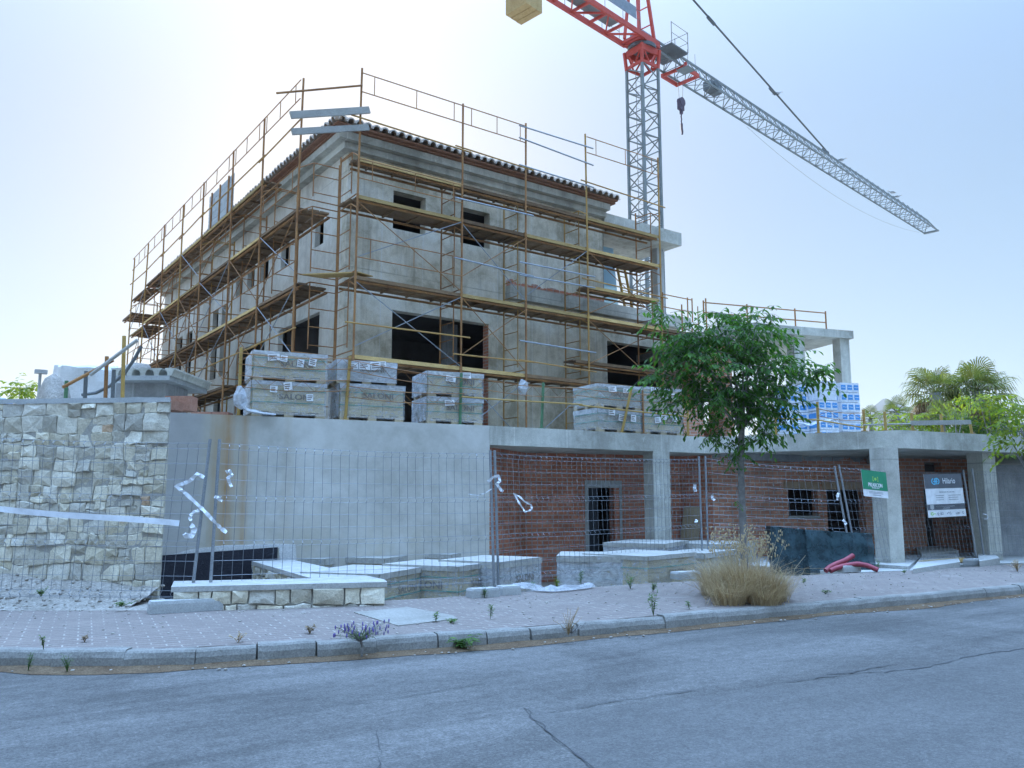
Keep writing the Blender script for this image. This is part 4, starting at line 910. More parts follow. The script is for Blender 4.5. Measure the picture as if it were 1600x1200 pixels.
# gulls resting on the crane
def gull(label, p, d):
    d = Vector(d).normalized(); n = V(-d.y, d.x, 0); q = MB()
    prof = [(-.30, .10, .012), (-.20, .12, .05), (-.05, .14, .085), (.08, .17, .08), (.15, .235, .045), (.20, .27, .045), (.235, .26, .012)]; N = 7; vs = []
    for u, z, r in prof:
        for k in range(N): t = 2*math.pi*k/N; vs.append(p+d*u*1.2+n*math.cos(t)*r+UP*(z+math.sin(t)*r))
    q.raw(vs, [(i*N+k, i*N+(k+1) % N, (i+1)*N+(k+1) % N, (i+1)*N+k) for i in range(6) for k in range(N)]+[tuple(range(N))[::-1], tuple(6*N+k for k in range(N))])
    for s in (-.04, .04): q.tube(p+n*s, p+n*s+UP*.09, .01, 4)
    o = tag(q.build('gull', plain('gull_white', (.5, .5, .5), .8), smooth=True), label, 'gull', 'gulls resting on the crane')
    w = MB()
    for s in (-1, 1): w.raw([p+d*.1+n*s*.075+UP*.2, p+d*-.1+n*s*.098+UP*.2, p+d*-.38+n*s*.03+UP*.12, p+d*-.1+n*s*.1+UP*.11], [(0, 1, 2, 3)])
    w.build('wing', M['crane_dark'], o)
    w = MB(); w.tube(p+d*.28+UP*.262, p+d*.36+UP*.25, .018, 5, .006); w.build('beak', M['yellow'], o); return o
f = jibu(1215, 150)/ut
gp = ap.lerp(tp, 1-(1-f)*1.0); r_ = ray(1214, 152); 
best = min((abs((ap.lerp(tp, k/200)-EYE).normalized().dot(r_.normalized())-1), k) for k in range(201))[1]
gull('gull on the sloping tie rod above the jib', ap.lerp(tp, best/200)+UP*.06, RT)
gull('gull on the top chord of the jib just past the foot of the tie rod', jt(jibu(1316, 255))+UP*.05, RT)
gull('left one of two gulls together near the jib tip', jt(jibu(1393, 305))+UP*.05, -RT)
gull('right one of two gulls together near the jib tip', jt(jibu(1403, 311))+UP*.05, RT)
# ================================================================ pallets of wrapped tiles
M['carton'] = mottled('tile_carton', (.44, .35, .19), (.54, .45, .27), 4, .85, .2, 0, .1, 40, .12, space='obj')
M['carton_g'] = mottled('tile_carton_grey', (.38, .34, .25), (.48, .44, .34), 4, .85, .2, 0, .1, 40, .12, space='obj')
M['wrap'] = wrap_mat('stretch_wrap', .04, .5); M['wrap_top'] = wrap_mat('wrap_cover', .35, .9, (.62, .64, .67)); M['silver'] = wrap_mat('crinkled_wrap', .3, .9, (.66, .69, .74))
M['cover_film'] = mottled('cover_film', (.36, .35, .315), (.50, .49, .45), 3, .5, .4, 0, .25, 18, space='obj')
M['strap'] = plain('green_strap', (.05, .25, .18), .5); M['ink'] = plain('print_ink', (.19, .165, .14), .8); M['paper'] = plain('paper_label', (.78, .78, .78), .8)
def crinkle(b, w, d, z0, z1, amp, seed, sides=(0, 1, 2, 3), top=True, nx=14, nz=8):
    """loose film around a w x d load: subdivided and creased sheets"""
    cor = [(-w/2, -d/2), (w/2, -d/2), (w/2, d/2), (-w/2, d/2)]
    def off(p): return amp*(noise.noise(Vector(p)*5+V(seed, 0, 0))+.6*noise.noise(V(p[0]*14, p[1]*14, p[2]*6+seed)))
    for s in sides:
        a, c = V(*cor[s], 0), V(*cor[(s+1) % 4], 0); d_ = (c-a).normalized(); n = V(d_.y, -d_.x, 0); vs = []
        for j in range(nz+1):
            for i in range(nx+1):
                p = a.lerp(c, i/nx)+UP*(z0+(z1-z0)*j/nz); e = 0 if i in (0, nx) else 1; vs.append(p+n*(off(p)*e+.006))
        b.raw(vs, [(j*(nx+1)+i, j*(nx+1)+i+1, (j+1)*(nx+1)+i+1, (j+1)*(nx+1)+i) for j in range(nz) for i in range(nx)])
    if top:
        vs = []
        for j in range(nz+1):
            for i in range(nx+1):
                p = V(-w/2+w*i/nx, -d/2+d*j/nz, z1); e = 0 if i in (0, nx) or j in (0, nz) else 1; vs.append(p+UP*(e*(abs(off(p))*.8)+.004))
        b.raw(vs, [(j*(nx+1)+i, j*(nx+1)+i+1, (j+1)*(nx+1)+i+1, (j+1)*(nx+1)+i) for j in range(nz) for i in range(nx)])
def pallet(label, loc, rz, w, d, h, seed, text=None, tside=(0,), labels=0, wrap='wrap', side_wrap=None, cover=True, camp=.02, cmat='wrap_top', mat='carton', group='wrapped pallets of tiles', base=True, straps=(.3, .72)):
    """local frame: front face at y=-d/2 facing -y, base at z=0"""
    r = random.Random(seed); t = thing('tile_pallet', label, 'pallet', loc, group, False, rz); zb = .11 if base else 0
    q = MB()
    if base:
        for y in (-d/2+.05, 0, d/2-.05):
            q.box(0, y, .085, w, .1, .022)
            for x in (-w/2+.09, 0, w/2-.09): q.box(x, y, .037, .17, .1, .074)
        for k in range(5): q.box(-w/2+.06+(w-.12)*k/4, 0, .103, .11, d, .014)
        q.build('pallet_base', M['wood'], t)
    q = MB(); n = max(2, int((h-zb)/.11)); lh = (h-zb-.01)/n
    for k in range(n):
        nx = 3
        for i in range(nx):
            q.par(V(-w/2+.012+(w-.024)*i/nx+r.uniform(-.004, .004), -d/2+.012+r.uniform(-.005, .005), zb+lh*k), V((w-.024)/nx-.003, 0, 0), V(0, d-.024, 0), UP*(lh-.003))
    q.build('tile_cartons', M[mat], t)
    for f in straps:
        q = MB(); z = zb+(h-zb)*f; q.par((-w/2-.002, -d/2-.003, z), (w+.004, 0, 0), (0, d+.006, 0), (0, 0, .014)); q.build('strap', M['strap'], t)
    fr = {0: (V(0, -d/2-.024, 0), V(1, 0, 0)), 3: (V(-w/2-.024, 0, 0), V(0, -1, 0)), 1: (V(w/2+.012, 0, 0), V(0, 1, 0))}
    if text:
        for s in tside:
            o, dr = fr[s]; q = MB(); add_text(q, text, o+dr*(.08*(w if s == 0 else d))+UP*(zb+(h-zb)*(.42 if base and labels else .56)), dr, UP, .15 if h-zb > .36 else .12, 1.15, 1); q.build('lettering', M['ink'], t)
    for k in range(labels):
        o, dr = fr[0]; q = MB(); lw = r.uniform(.12, .22); lh_ = r.uniform(.10, .16); x = -w*.36+w*.72*(k+r.uniform(.1, .5))/labels; z = zb+(h-zb)*r.uniform(.35, .75); a = r.uniform(-.2, .2)
        e = V(math.cos(a), 0, math.sin(a)); f_ = V(-math.sin(a), 0, math.cos(a)); q.par(o+dr*x+UP*z-V(0, .014, 0), e*lw, V(0, .004, 0), f_*lh_); pg = q.build('shipping_label', M['paper'], t)
        q = MB()
        for j in range(3): q.par(o+dr*x+UP*z-V(0, .0165, 0)+e*.015+f_*(lh_*(.2+.25*j)), e*(lw*r.uniform(.5, .85)), V(0, .002, 0), f_*(lh_*.12))
        q.build('label_print', M['ink'], pg)
    if wrap: q = MB(); crinkle(q, w+.02, d+.02, zb-.06 if base else .0, h+.004, .016, seed, top=not cover); q.build('stretch_wrap', M[wrap], t, smooth=True)
    if side_wrap is not None: q = MB(); crinkle(q, w+.05, d+.05, zb-.04, h+.01, .03, seed+3, sides=side_wrap, top=False, nx=16, nz=12); q.build('loose_film', M['silver'], t)
    if cover: q = MB(); crinkle(q, w+.035, d+.035, h-.05-r.uniform(0, .05), h+.012, camp, seed+9, nz=6); q.build('film_cover', M[cmat], t, smooth=True)
    return t
angR = math.atan2(rd.y, rd.x)                      # direction of the retaining wall
def on_terrace(pxl, pxr, py, a, c, off):           # base line of a stack seen between two pixel columns, 'off' behind the wall head
    d = (c-a).normalized(); n = V(-d.y, d.x, 0); p, q = onplane(pxl, py, a+n*off, c+n*off), onplane(pxr, py, a+n*off, c+n*off); return p, q, d, n
SA1, SB1 = V(9.285, 13.62, 0), V(15.0, 13.05, 0)
def stack(name, pxl, pxr, a, c, off, tops, zb, d, opts):
    p, q, dr, n = on_terrace(pxl, pxr, 640, a, c, off); w = (q-p).xy.length; m = (p+q)/2; m.z = 0; z = zb; rz = math.atan2(dr.y, dr.x)
    for k, (py, o) in enumerate(zip(tops, opts)):
        ht = zat((pxl+pxr)/2, py, m)-z
        mm = m+n*(d/2)+dr*o.pop('dx', 0); ww = w*o.pop('ws', 1); pallet(o.pop('label'), (mm.x, mm.y, z), rz+o.pop('da', 0), ww, d, ht, hash(name) % 7+k*11+len(o), **o); z += ht+.004
stack('a', 393, 508, RA, RB, .18, (598, 552), 2.935, .95, [dict(label='lower pallet of the leftmost wrapped pair on the wall head', text='SALONI', labels=3, side_wrap=(3,)), dict(label='upper pallet of the leftmost wrapped pair on the wall head', text='SALONI', labels=4, side_wrap=(3,))])
stack('b', 531, 631, RA, RB, .16, (602, 566), 2.935, .9, [dict(label='lower pallet of the wrapped pair with a white topped smaller load', text='SALONI', side_wrap=(3,)), dict(label='smaller white wrapped pallet resting on the second stack from the left', labels=4, dx=-.12, ws=.92, wrap='wrap_top', text='SALONI')])
stack('c', 668, 754, RA, RB, .16, (622, 583), 2.935, .9, [dict(label='lower pallet of the wrapped pair by the end of the rendered wall', text='SALONI', labels=1, side_wrap=(3,)), dict(label='upper pallet of the wrapped pair by the end of the rendered wall', text='SALONI', labels=2, side_wrap=(3,))])
stack('d', 934, 1002, SA1, SB1, .12, (640, 603), 2.935, .9, [dict(label='lower pallet of the left pair on the garage slab', text='SALONI', labels=3, mat='carton_g'), dict(label='upper pallet of the left pair on the garage slab', text='SALONI', labels=2, mat='carton_g')])
stack('e', 1006, 1066, SA1, SB1, .12, (645, 607), 2.935, .9, [dict(label='lower pallet of the right pair on the garage slab next to the tree', text='SALONI', labels=3), dict(label='upper pallet of the right pair on the garage slab next to the tree', text='SALONI', labels=3)])
# pallets in the yard behind the fence, sunk below the pavement
def yard(label, near, right, left, zt, seed, **k):
    """box from three seen top corners: the nearest, the right one and the left one"""
    n_, r_, l_ = onz(*near, zt), onz(*right, zt), onz(*left, zt); w = (r_-n_).length; e = (r_-n_).normalized(); f = V(-e.y, e.x, 0); d = max(.6, abs((l_-n_).dot(f)))
    d = min(d, 1.3); w = min(w, 1.7); c = n_+e*w/2+f*d/2; zb = -.355
    return pallet(label, (c.x, c.y, zb), math.atan2(e.y, e.x), w, d, zt-zb, seed, group='wrapped pallets in the yard', camp=.007, cmat='cover_film', **k)
yard('nearest tile pallet beside the planter corner, name printed on its right face', (592, 899), (663, 887), (537, 886), .44, 21, text='SALONI', tside=(0,), mat='carton', straps=(.25, .5, .78))
yard('second tile pallet from the planter, name printed on two faces', (716, 887), (771, 879), (644, 877), .47, 22, text='SALONI', tside=(0, 3), straps=(.25, .5, .78))
yard('film wrapped pallet just right of the middle fence post', (780, 880), (844, 872), (736, 871), .50, 23, wrap='silver', text='SALONI', straps=(.5, .7))
yard('long film wrapped pallet in front of the garage door', (871, 870), (1004, 871), (868, 862), .50, 24, wrap='silver', straps=(.5, .75))
yard('cream tile pallet at the foot of the garage column', (1012, 871), (1086, 864), (1008, 858), .52, 25, text='SALONI', straps=(.3, .75))
yard('pale tile pallet in the back row under the rendered wall, nearest the planter', (507, 875), (566, 866), (472, 868), .42, 26, straps=())
yard('long pale tile pallet in the back row under the rendered wall, middle one', (600, 874), (680, 864), (566, 866), .42, 27, straps=())
yard('pale tile pallet at the right end of the back row under the rendered wall', (705, 868), (765, 858), (665, 862), .44, 28, straps=())
yard('white covered pallet behind the twin fence posts and the tree', (1100, 866), (1168, 858), (1090, 858), .45, 29, straps=())
yard('low grey wrapped pallet leaning by the garage column', (1038, 851), (1098, 842), (1034, 838), .60, 30, straps=(), wrap='silver')
yard('white covered pallet between the tree and the dark netting', (1130, 852), (1205, 845), (1118, 842), .55, 31, straps=())
# loose film lying about
def film(label, pts, z, seed, w=.16, mat='wrap_top'):
    r = random.Random(seed); P = [Vector(p) for p in pts]; q = MB(); vs = []; NP = len(P)
    for i, p in enumerate(P):
        d = (P[min(i+1, NP-1)]-P[max(0, i-1)]).normalized(); n = d.cross(UP).normalized()
        for k in range(6):
            f = k/5-.5; vs.append(p+n*f*w*r.uniform(.7, 1.3)+UP*(.02+.06*(1-4*f*f)*r.uniform(.3, 1.4)))
    q.raw(vs, [(i*6+k, i*6+k+1, (i+1)*6+k+1, (i+1)*6+k) for i in range(NP-1) for k in range(5)])
    return tag(q.build('plastic_film', M[mat]), label, 'plastic film')
film('crumpled white film lying along the pavement edge by the middle fence post', [onz(x, y, .15) for x, y in ((800, 921), (815, 920), (832, 921), (848, 925), (862, 925), (880, 924), (895, 922), (908, 921), (920, 918))], 0, 3, .22)
film('torn film trailing from the leftmost pallet pair down the wall head', [wpt(x, y, .03) for x, y in ((372, 633), (384, 644), (398, 647), (415, 650), (430, 651))], 0, 4, .2)
q = MB(); c = wpt(375, 622, .05); q.ball(c, .12, .1, .2, 9, 7); q.v = [tuple(Vector(v)+V(*(noise.noise(Vector(v)*9+V(k_, 0, 0))*.05 for k_ in (0, 5, 9)))) for v in q.v]; tag(q.build('film_bundle', M['wrap_top']), 'bunched plastic film hanging at the left end of the wall head', 'plastic film')
q = MB(); c = onplane(817, 605, V(8.35, YO-.05, 0), V(11, YO-.05, 0)); q.ball(c, .16, .12, .2, 9, 7); q.v = [tuple(Vector(v)+V(*(noise.noise(Vector(v)*8+V(k_, 0, 0))*.07 for k_ in (0, 5, 9)))) for v in q.v]; tag(q.build('film_bundle', M['wrap_top']), 'white film bundle tied to a scaffold post above the garage slab', 'plastic film')
# ================================================================ blue printed packs
M['pack'] = mottled('white_pack', (.62, .66, .72), (.72, .75, .80), 3, .6, .35, 0, .1, 20, .08); M['pack_blue'] = plain('blue_print', (.07, .27, .58), .6)
pk0 = ond(1236, 672, 19.6)
def pack(label, p, e, f, w, d, h, blue, group):
    t = thing('plastic_pack', label, 'pack', tuple(p), group)
    q = MB(); g = .012; q.par(p+e*g+f*g+UP*.003, e*(w-2*g), f*(d-2*g), UP*(h-.012)); q.build('sack', M['pack'], t)
    if blue:
        q = MB(); n = 3
        for k in range(n): q.par(p+e*(w*(k+.14)/n)+f*(g-.006)+UP*h*.24, e*(w*.72/n), f*.005, UP*h*.5)
        q.par(p+e*(g-.006)+f*d*.2+UP*h*.24, e*.005, f*d*.6, UP*h*.5); q.build('print', M['pack_blue'], t)
        q = MB()
        for k in range(n): add_text(q, '◄◄' if False else '~', p+e*(w*(k+.5)/n)+f*(g-.008)+UP*h*.36, e, UP, h*.5, 1.6)
        q.build('logo', M['paper'], t)
ev = (onz(1417, 600, 2.93)-onz(1300, 600, 2.93)).normalized(); ev = V(.93, -.37, 0).normalized(); fv = V(-ev.y, ev.x, 0)
kb = [ond(1234, 674, 20.4), ond(1281, 674, 19.9), ond(1316, 674, 20.3)]
rows = ['bottom', 'second', 'third', 'fourth', 'fifth', 'sixth', 'seventh']
for ci, (pxl, pxr, pt, nm, D) in enumerate(((1236, 1281, 600, 'left', 20.5), (1281, 1315, 594, 'middle', 20.2), (1316, 1350, 597, 'right', 20.9))):
    a = ond(pxl, 660, D); w = (ond(pxr, 660, D)-a).length*1.02; a.z = 2.935; zt_ = zat(pxl, pt, a); n = 6; h = (zt_-2.935)/n
    for k in range(n): pack('blue printed white pack, %s layer of the %s stack on the right terrace' % (rows[k], nm) if not (k > 3 and ci == 1) else 'plain white pack, %s layer of the middle stack on the right terrace' % rows[k], V(a.x+random.uniform(-.015, .015), a.y, 2.935+k*h), ev, fv, w, .8, h, not (k > 3 and ci == 1), 'blue and white packs stacked on the right terrace')
film('dirty grey tarpaulin slumped at the foot of the blue printed packs', [ond(x, y, 19.5) for x, y in ((1218, 668), (1232, 660), (1246, 664), (1262, 668), (1278, 662), (1296, 659), (1308, 666))], 0, 8, .55, 'silver')
# ================================================================ mesh fence panels on concrete feet
M['wire'] = plain('fence_wire', (.19, .21, .235), .45, .5, .5)
M['tape'] = plain('white_tape', (.72, .74, .77), .6)
def fence(label, bl, br, tl, tr, seed):
    """panel given by seen base and top pixels of its two end posts (bl/br on the pavement, tl/tr above them)"""
    B0, B1 = onz(*bl, .17), onz(*br, .17); T0, T1 = ond(*tl, dep(B0)), ond(*tr, dep(B1))
    t = thing('mesh_fence', label, 'mesh fence', tuple(B0), 'mesh fence panels along the pavement'); r = random.Random(seed)
    d = (B1-B0).normalized(); n = V(-d.y, d.x, 0)
    for b_, t_ in ((B0, T0), (B1, T1)): q = MB(); q.tube(b_, t_+(t_-b_)*.012, .021, 8); q.build('post', M['galv'], t)
    L = (B1-B0).length; nv = round(L/.128); q = MB()
    def P(u, h):
        bow = .03*math.sin(h*3.1)*math.sin(u*3.1)*r_b+.012*noise.noise(V(u*4, h*3, seed)); sag = -.035*math.sin(math.pi*u)*h
        return (B0.lerp(B1, u)).lerp(T0.lerp(T1, u), h)+n*bow+UP*sag
    r_b = r.uniform(-1, 1); folds = (.06, .36, .64, .965); rel = [.03]
    for f in folds:
        rel += [f-.012, f+.003, f+.018]
    rel.append(.99); fo = n*.035
    for k in range(1, nv):
        u = k/nv; pts = []
        for h in rel:
            near = min(abs(h-(f+.003)) for f in folds); pts.append(P(u, h)-(fo if near < .004 else fo*0))
        q.path(pts, .0034, 3)
    q.build('vertical_wires', M['wire'], t)
    q = MB(); hs = [.04]
    for a, c in zip(folds, folds[1:]): hs += [a-.012, a+.022]+[a+.02+(c-a-.03)*j/3 for j in (1, 2)]
    hs += [folds[-1]-.014, folds[-1]+.02]
    for h in hs: q.path([P(k/8, h) for k in range(9)], .0029, 3)
    q.build('horizontal_wires', M['wire'], t); return t
PANELS = [('mesh fence panel in front of the high stone wall', (-170, 941), (298, 945), (-150, 672), (328, 689)),
 ('mesh fence panel in front of the planter and rendered wall', (327, 944), (772, 918), (343, 689), (766, 706)),
 ('mesh fence panel in front of the garage door, right of the middle post', (779, 917), (1098, 884), (773, 706), (1092, 715)),
 ('mesh fence panel behind the street tree carrying the netting side', (1107, 882), (1333, 886), (1102, 714), (1304, 730)),
 ('mesh fence panel carrying the green and the dark sign', (1341, 885), (1526, 875), (1311, 728), (1505, 736)),
 ('mesh fence panel at the far right in front of the dark concrete wall', (1538, 874), (1790, 866), (1519, 734), (1770, 742))]
for k, a in enumerate(PANELS): fence(*a, seed=k+2)
def foot(label, px, py, L, dirx=None, h=.12):
    c = onz(px, py, .146); e = (dirx or V(.99, -.12, 0)).normalized(); f = V(-e.y, e.x, 0); q = MB(); w = .22
    base = [(-1, -1), (1, -1), (1, 1), (-1, 1)]; vs = []
    for z, k in ((0, 1.), (h*.75, .97), (h, .90)):
        for x, y in base: vs.append(c+e*x*(L/2-(1-k)*.2)+f*(y*w/2*k+w/2)+UP*(z+.002))
    q.raw(vs, [(3, 2, 1, 0), (8, 9, 10, 11)]+[(i*4+k, i*4+(k+1) % 4, (i+1)*4+(k+1) % 4, (i+1)*4+k) for i in range(2) for k in range(4)])
    return tag(q.build('concrete_block', M['conc_light']), label, 'fence block', 'concrete feet of the mesh fence')
foot('large concrete fence foot at the planter end under two leaning posts', 292, 957, .82, V(.99, -.1, 0), .14)
foot('concrete fence foot under the middle post, left half of a pair', 760, 934, .42); foot('concrete fence foot under the middle post, right half of a pair', 800, 930, .30)
foot('concrete fence foot left of the dry grass clump', 1078, 905, .5); foot('concrete fence foot on the red hose under two leaning posts', 1334, 894, .42); foot('concrete fence foot at the right post near the canopy column', 1530, 883, .42)
# ---- signs wired to the fence
def sign(name, label, c4, parts):
    """c4: seen corners tl tr br bl on the fence plane; parts: (kind, material, data) in unit coordinates u right, v down"""
    A_, B_ = onz(1341, 885, .17), onz(1526, 875, .17); n = V(-(B_-A_).y, (B_-A_).x, 0).normalized()
    C = [onplane(x, y, A_-n*.06, B_-n*.06) for x, y in c4]
    def at(u, v, o=0): return C[0].lerp(C[1], u).lerp(C[3].lerp(C[2], u), v)-n*o
    t = thing(name, label, 'sign', tuple(C[3])); q = MB()
    f, k = [at(0, 0), at(1, 0), at(1, 1), at(0, 1)], [at(0, 0, -.006), at(1, 0, -.006), at(1, 1, -.006), at(0, 1, -.006)]
    q.raw(f+k, [(0, 1, 2, 3)[::-1], (4, 5, 6, 7)]+[(i, (i+1) % 4, 4+(i+1) % 4, 4+i) for i in range(4)]); q.build('board', M['paper'], t)
    W_ = (C[1]-C[0]).length; H_ = (C[3]-C[0]).length
    for nm, kind, mat, data in parts:
        q = MB()
        for dta in data:
            if kind == 'rect': u0, v0, u1, v1 = dta; q.face([at(u0, v0, .003), at(u0, v1, .003), at(u1, v1, .003), at(u1, v0, .003)])
            elif kind == 'poly': q.face([at(u, v, .006) for u, v in dta])
            elif kind == 'text':
                s, u, v, h, sx, bo = dta; p = at(u, v, .006); add_text(q, s, p, at(u+.1, v)-at(u, v), (at(u, v-.1)-at(u, v)), h*H_, sx, bo)
        q.build(nm, mat, t)
    return t
sg = plain('sign_green', (.02, .26, .13), .5); sd = plain('sign_dark', (.10, .11, .125), .5); sw = plain('sign_white', (.85, .87, .88), .5); lg = plain('logo_green', (.35, .62, .12), .5); lb = plain('logo_blue', (.12, .50, .72), .5); gt = plain('sign_grey_text', (.25, .27, .29), .6)
def ringpoly(cx, cy, r0, r1, a0, a1, asp, n=8):
    o = [(cx+r1*math.cos(math.radians(a0+(a1-a0)*k/n)), cy+asp*r1*math.sin(math.radians(a0+(a1-a0)*k/n))) for k in range(n+1)]
    return o+[(cx+r0*math.cos(math.radians(a1-(a1-a0)*k/n)), cy+asp*r0*math.sin(math.radians(a1-(a1-a0)*k/n))) for k in range(n+1)]
sign('company_sign', 'small green and white sign tilted on the fence beside the canopy column', [(1345, 733.5), (1384, 738), (1388.5, 779), (1350, 775)], [
 ('green_field', 'rect', sg, [(0, 0, 1, .73)]), ('lettering', 'text', sw, [('PREARCON', .5, .61, .21, .74, 1), ('PREFABRICADOS', .5, .675, .07, .8, 1)]),
 ('logo', 'poly', lg, [[(.42, .22), (.46, .22), (.46, .25), (.44, .25), (.44, .37), (.46, .37), (.46, .40), (.42, .40)], [(.64, .22), (.60, .22), (.60, .25), (.62, .25), (.62, .37), (.60, .37), (.60, .40), (.64, .40)], ringpoly(.53, .31, .005, .045, 0, 359, 1.3)]),
 ('small_print', 'rect', gt, [(.22, .80, .80, .815), (.22, .845, .80, .86), (.38, .91, .70, .93)])])
sign('company_sign', 'large dark grey and white sign tilted on the fence in front of the rear column', [(1443, 741), (1501, 740), (1510, 806), (1451, 809)], [
 ('dark_field', 'rect', sd, [(0, 0, 1, .335), (0, .70, 1, .83)]), ('lettering', 'text', sw, [('Hilario', .64, .225, .19, .92, 0)]),
 ('logo', 'poly', lb, [ringpoly(.25, .17, .055, .08, 70, 250, 1.0), ringpoly(.31, .17, .055, .08, -110, 70, 1.0), [(.22, .16), (.34, .16), (.34, .185), (.22, .185)], [(.255, .10), (.28, .10), (.28, .24), (.255, .24)], [(.295, .10), (.32, .10), (.32, .24), (.295, .24)]]),
 ('slogan', 'text', gt, [('Soluciones para todo, y para todos', .55, .435, .052, .78, 1)]),
 ('small_print', 'rect', gt, [(.25, .495, .47, .507), (.25, .545, .45, .557), (.25, .595, .45, .607), (.58, .495, .92, .507), (.58, .545, .85, .557), (.58, .595, .85, .607)]),
 ('web_line', 'rect', sw, [(.22, .742, .72, .76), (.40, .79, .58, .80)]), ('crest', 'poly', M['conc_light'], [[(.07, .71), (.16, .71), (.16, .80), (.115, .825), (.07, .80)]]),
 ('partner_mark', 'poly', lg, [ringpoly(.10, .915, .02, .04, 0, 330, 1.0), [(.13, .91), (.19, .91), (.19, .925), (.13, .925)]]), ('partner_text', 'text', gt, [('SCI', .35, .945, .085, .9, 1), ('Q', .25, .945, .085, .9, 1), ('LOW', .77, .945, .07, .9, 1)]),
 ('partner_swirl', 'poly', gt, [ringpoly(.58, .915, .02, .032, 30, 300, 1.0), [(.48, .93), (.53, .88), (.54, .885), (.50, .935)], ringpoly(.92, .915, .018, .03, 0, 300, 1.0)])])
# ---- barrier tape and ribbons
def ribbon(name, label, pts, w, twist=0., seed=1):
    r = random.Random(seed); q = MB(); vs = []; m = len(pts)
    for i, p in enumerate(pts):
        p = Vector(p); d = (Vector(pts[min(i+1, m-1)])-Vector(pts[max(0, i-1)])).normalized(); s = d.cross(HD).normalized(); a = twist*r.uniform(-1, 1); s = s*math.cos(a)+HD*math.sin(a); ww = w*(1-.4*abs(twist)*r.random()); vs += [p+s*ww/2, p-s*ww/2]
    q.raw(vs, [(2*i, 2*i+1, 2*i+3, 2*i+2) for i in range(m-1)]); return tag(q.build(name, M['tape']), label, 'tape')
B0 = onz(298, 945, .17); D1 = dep(B0); Dl = dep(onz(0, 943, .17))
def fp(x, y): return ond(x, y, Dl+(D1-Dl)*x/298-.05)
ribbon('barrier_tape', 'long white barrier tape stretched across the stone wall side of the fence', [fp(x, 782+(820-782)*((x+160)/458)+1.2*math.sin(x*.02)) for x in range(-160, 300, 20)], .075, .12, 2)
def rib(label, px, w=.06, tw=.6, seed=1, d=None):
    P = []
    for a, c in zip(px, px[1:]):
        for k in range(4): P.append(ond(a[0]+(c[0]-a[0])*k/4, a[1]+(c[1]-a[1])*k/4, (d or D1)-.04+.02*math.sin(k+a[0])))
    P.append(ond(*px[-1], (d or D1)-.05)); ribbon('tape_ribbon', label, P, w, tw, seed)
rib('crumpled white ribbon in a wide angle tied to the twin leaning posts', [(319, 746), (308, 740), (296, 752), (285, 756), (274, 759), (289, 770), (305, 785), (318, 797), (332, 812), (345, 825), (354, 832)], .055, .9, 3)
rib('small white ribbon curl just right of the twin leaning posts', [(353, 738), (358, 735), (363, 742), (356, 746), (359, 755), (362, 761)], .05, .9, 4)
rib('white ribbon end knotted low on the left leaning post', [(298, 820), (304, 826), (300, 838), (290, 837), (288, 834)], .07, .5, 5)
rib('short white ribbon end hanging at the middle of the left leaning post', [(311, 797), (302, 800), (296, 808), (299, 814)], .05, .9, 6)
rib('frayed white ribbon end at the foot of the crossed tape', [(344, 775), (345, 783), (340, 777), (335, 776)], .05, .9, 9)
D2 = dep(onz(775, 918, .17))
rib('white ribbon bow knotted high on the middle fence post', [(762, 753), (770, 746), (779, 743), (781, 752), (776, 756), (783, 766), (786, 768)], .05, .8, 7, D2)
rib('loose white cord tangle hanging in the mesh right of the middle post', [(802, 771), (812, 776), (820, 784), (830, 789), (831, 796), (820, 800), (818, 796), (810, 784), (804, 772)], .035, .9, 8, D2)
rib('white cord end stretched left of the middle fence post', [(768, 764), (757, 771), (746, 774), (732, 772)], .02, .5, 10, D2)
D3 = dep(onz(1095, 890, .17)); rib('scrap of white tape high on the garage mesh panel', [(1086, 757), (1085, 763), (1087, 768)], .07, .5, 11, D3); rib('scrap of white tape low on the garage mesh panel', [(1089, 812), (1087, 817)], .06, .5, 12, D3); rib('curl of white tape right of the twin garage posts', [(1112, 773), (1113, 779), (1117, 782)], .05, .6, 13, D3)
D4 = dep(onz(1335, 886, .17)); rib('white knot of tape on the twin posts above the red hose', [(1307, 776), (1310, 770), (1308, 781)], .05, .6, 14, D4); rib('lower white knot of tape on the twin posts above the red hose', [(1317, 812), (1320, 815), (1322, 820)], .06, .6, 15, D4)
D5 = dep(onz(1528, 875, .17)); q = MB(); q.path([ond(*p, D5) for p in ((1536, 803), (1541, 804), (1544, 808), (1542, 811), (1538, 811))], .008, 4); tag(q.build('wire_hook', M['tape']), 'white wire hook hanging on the far right mesh', 'wire')
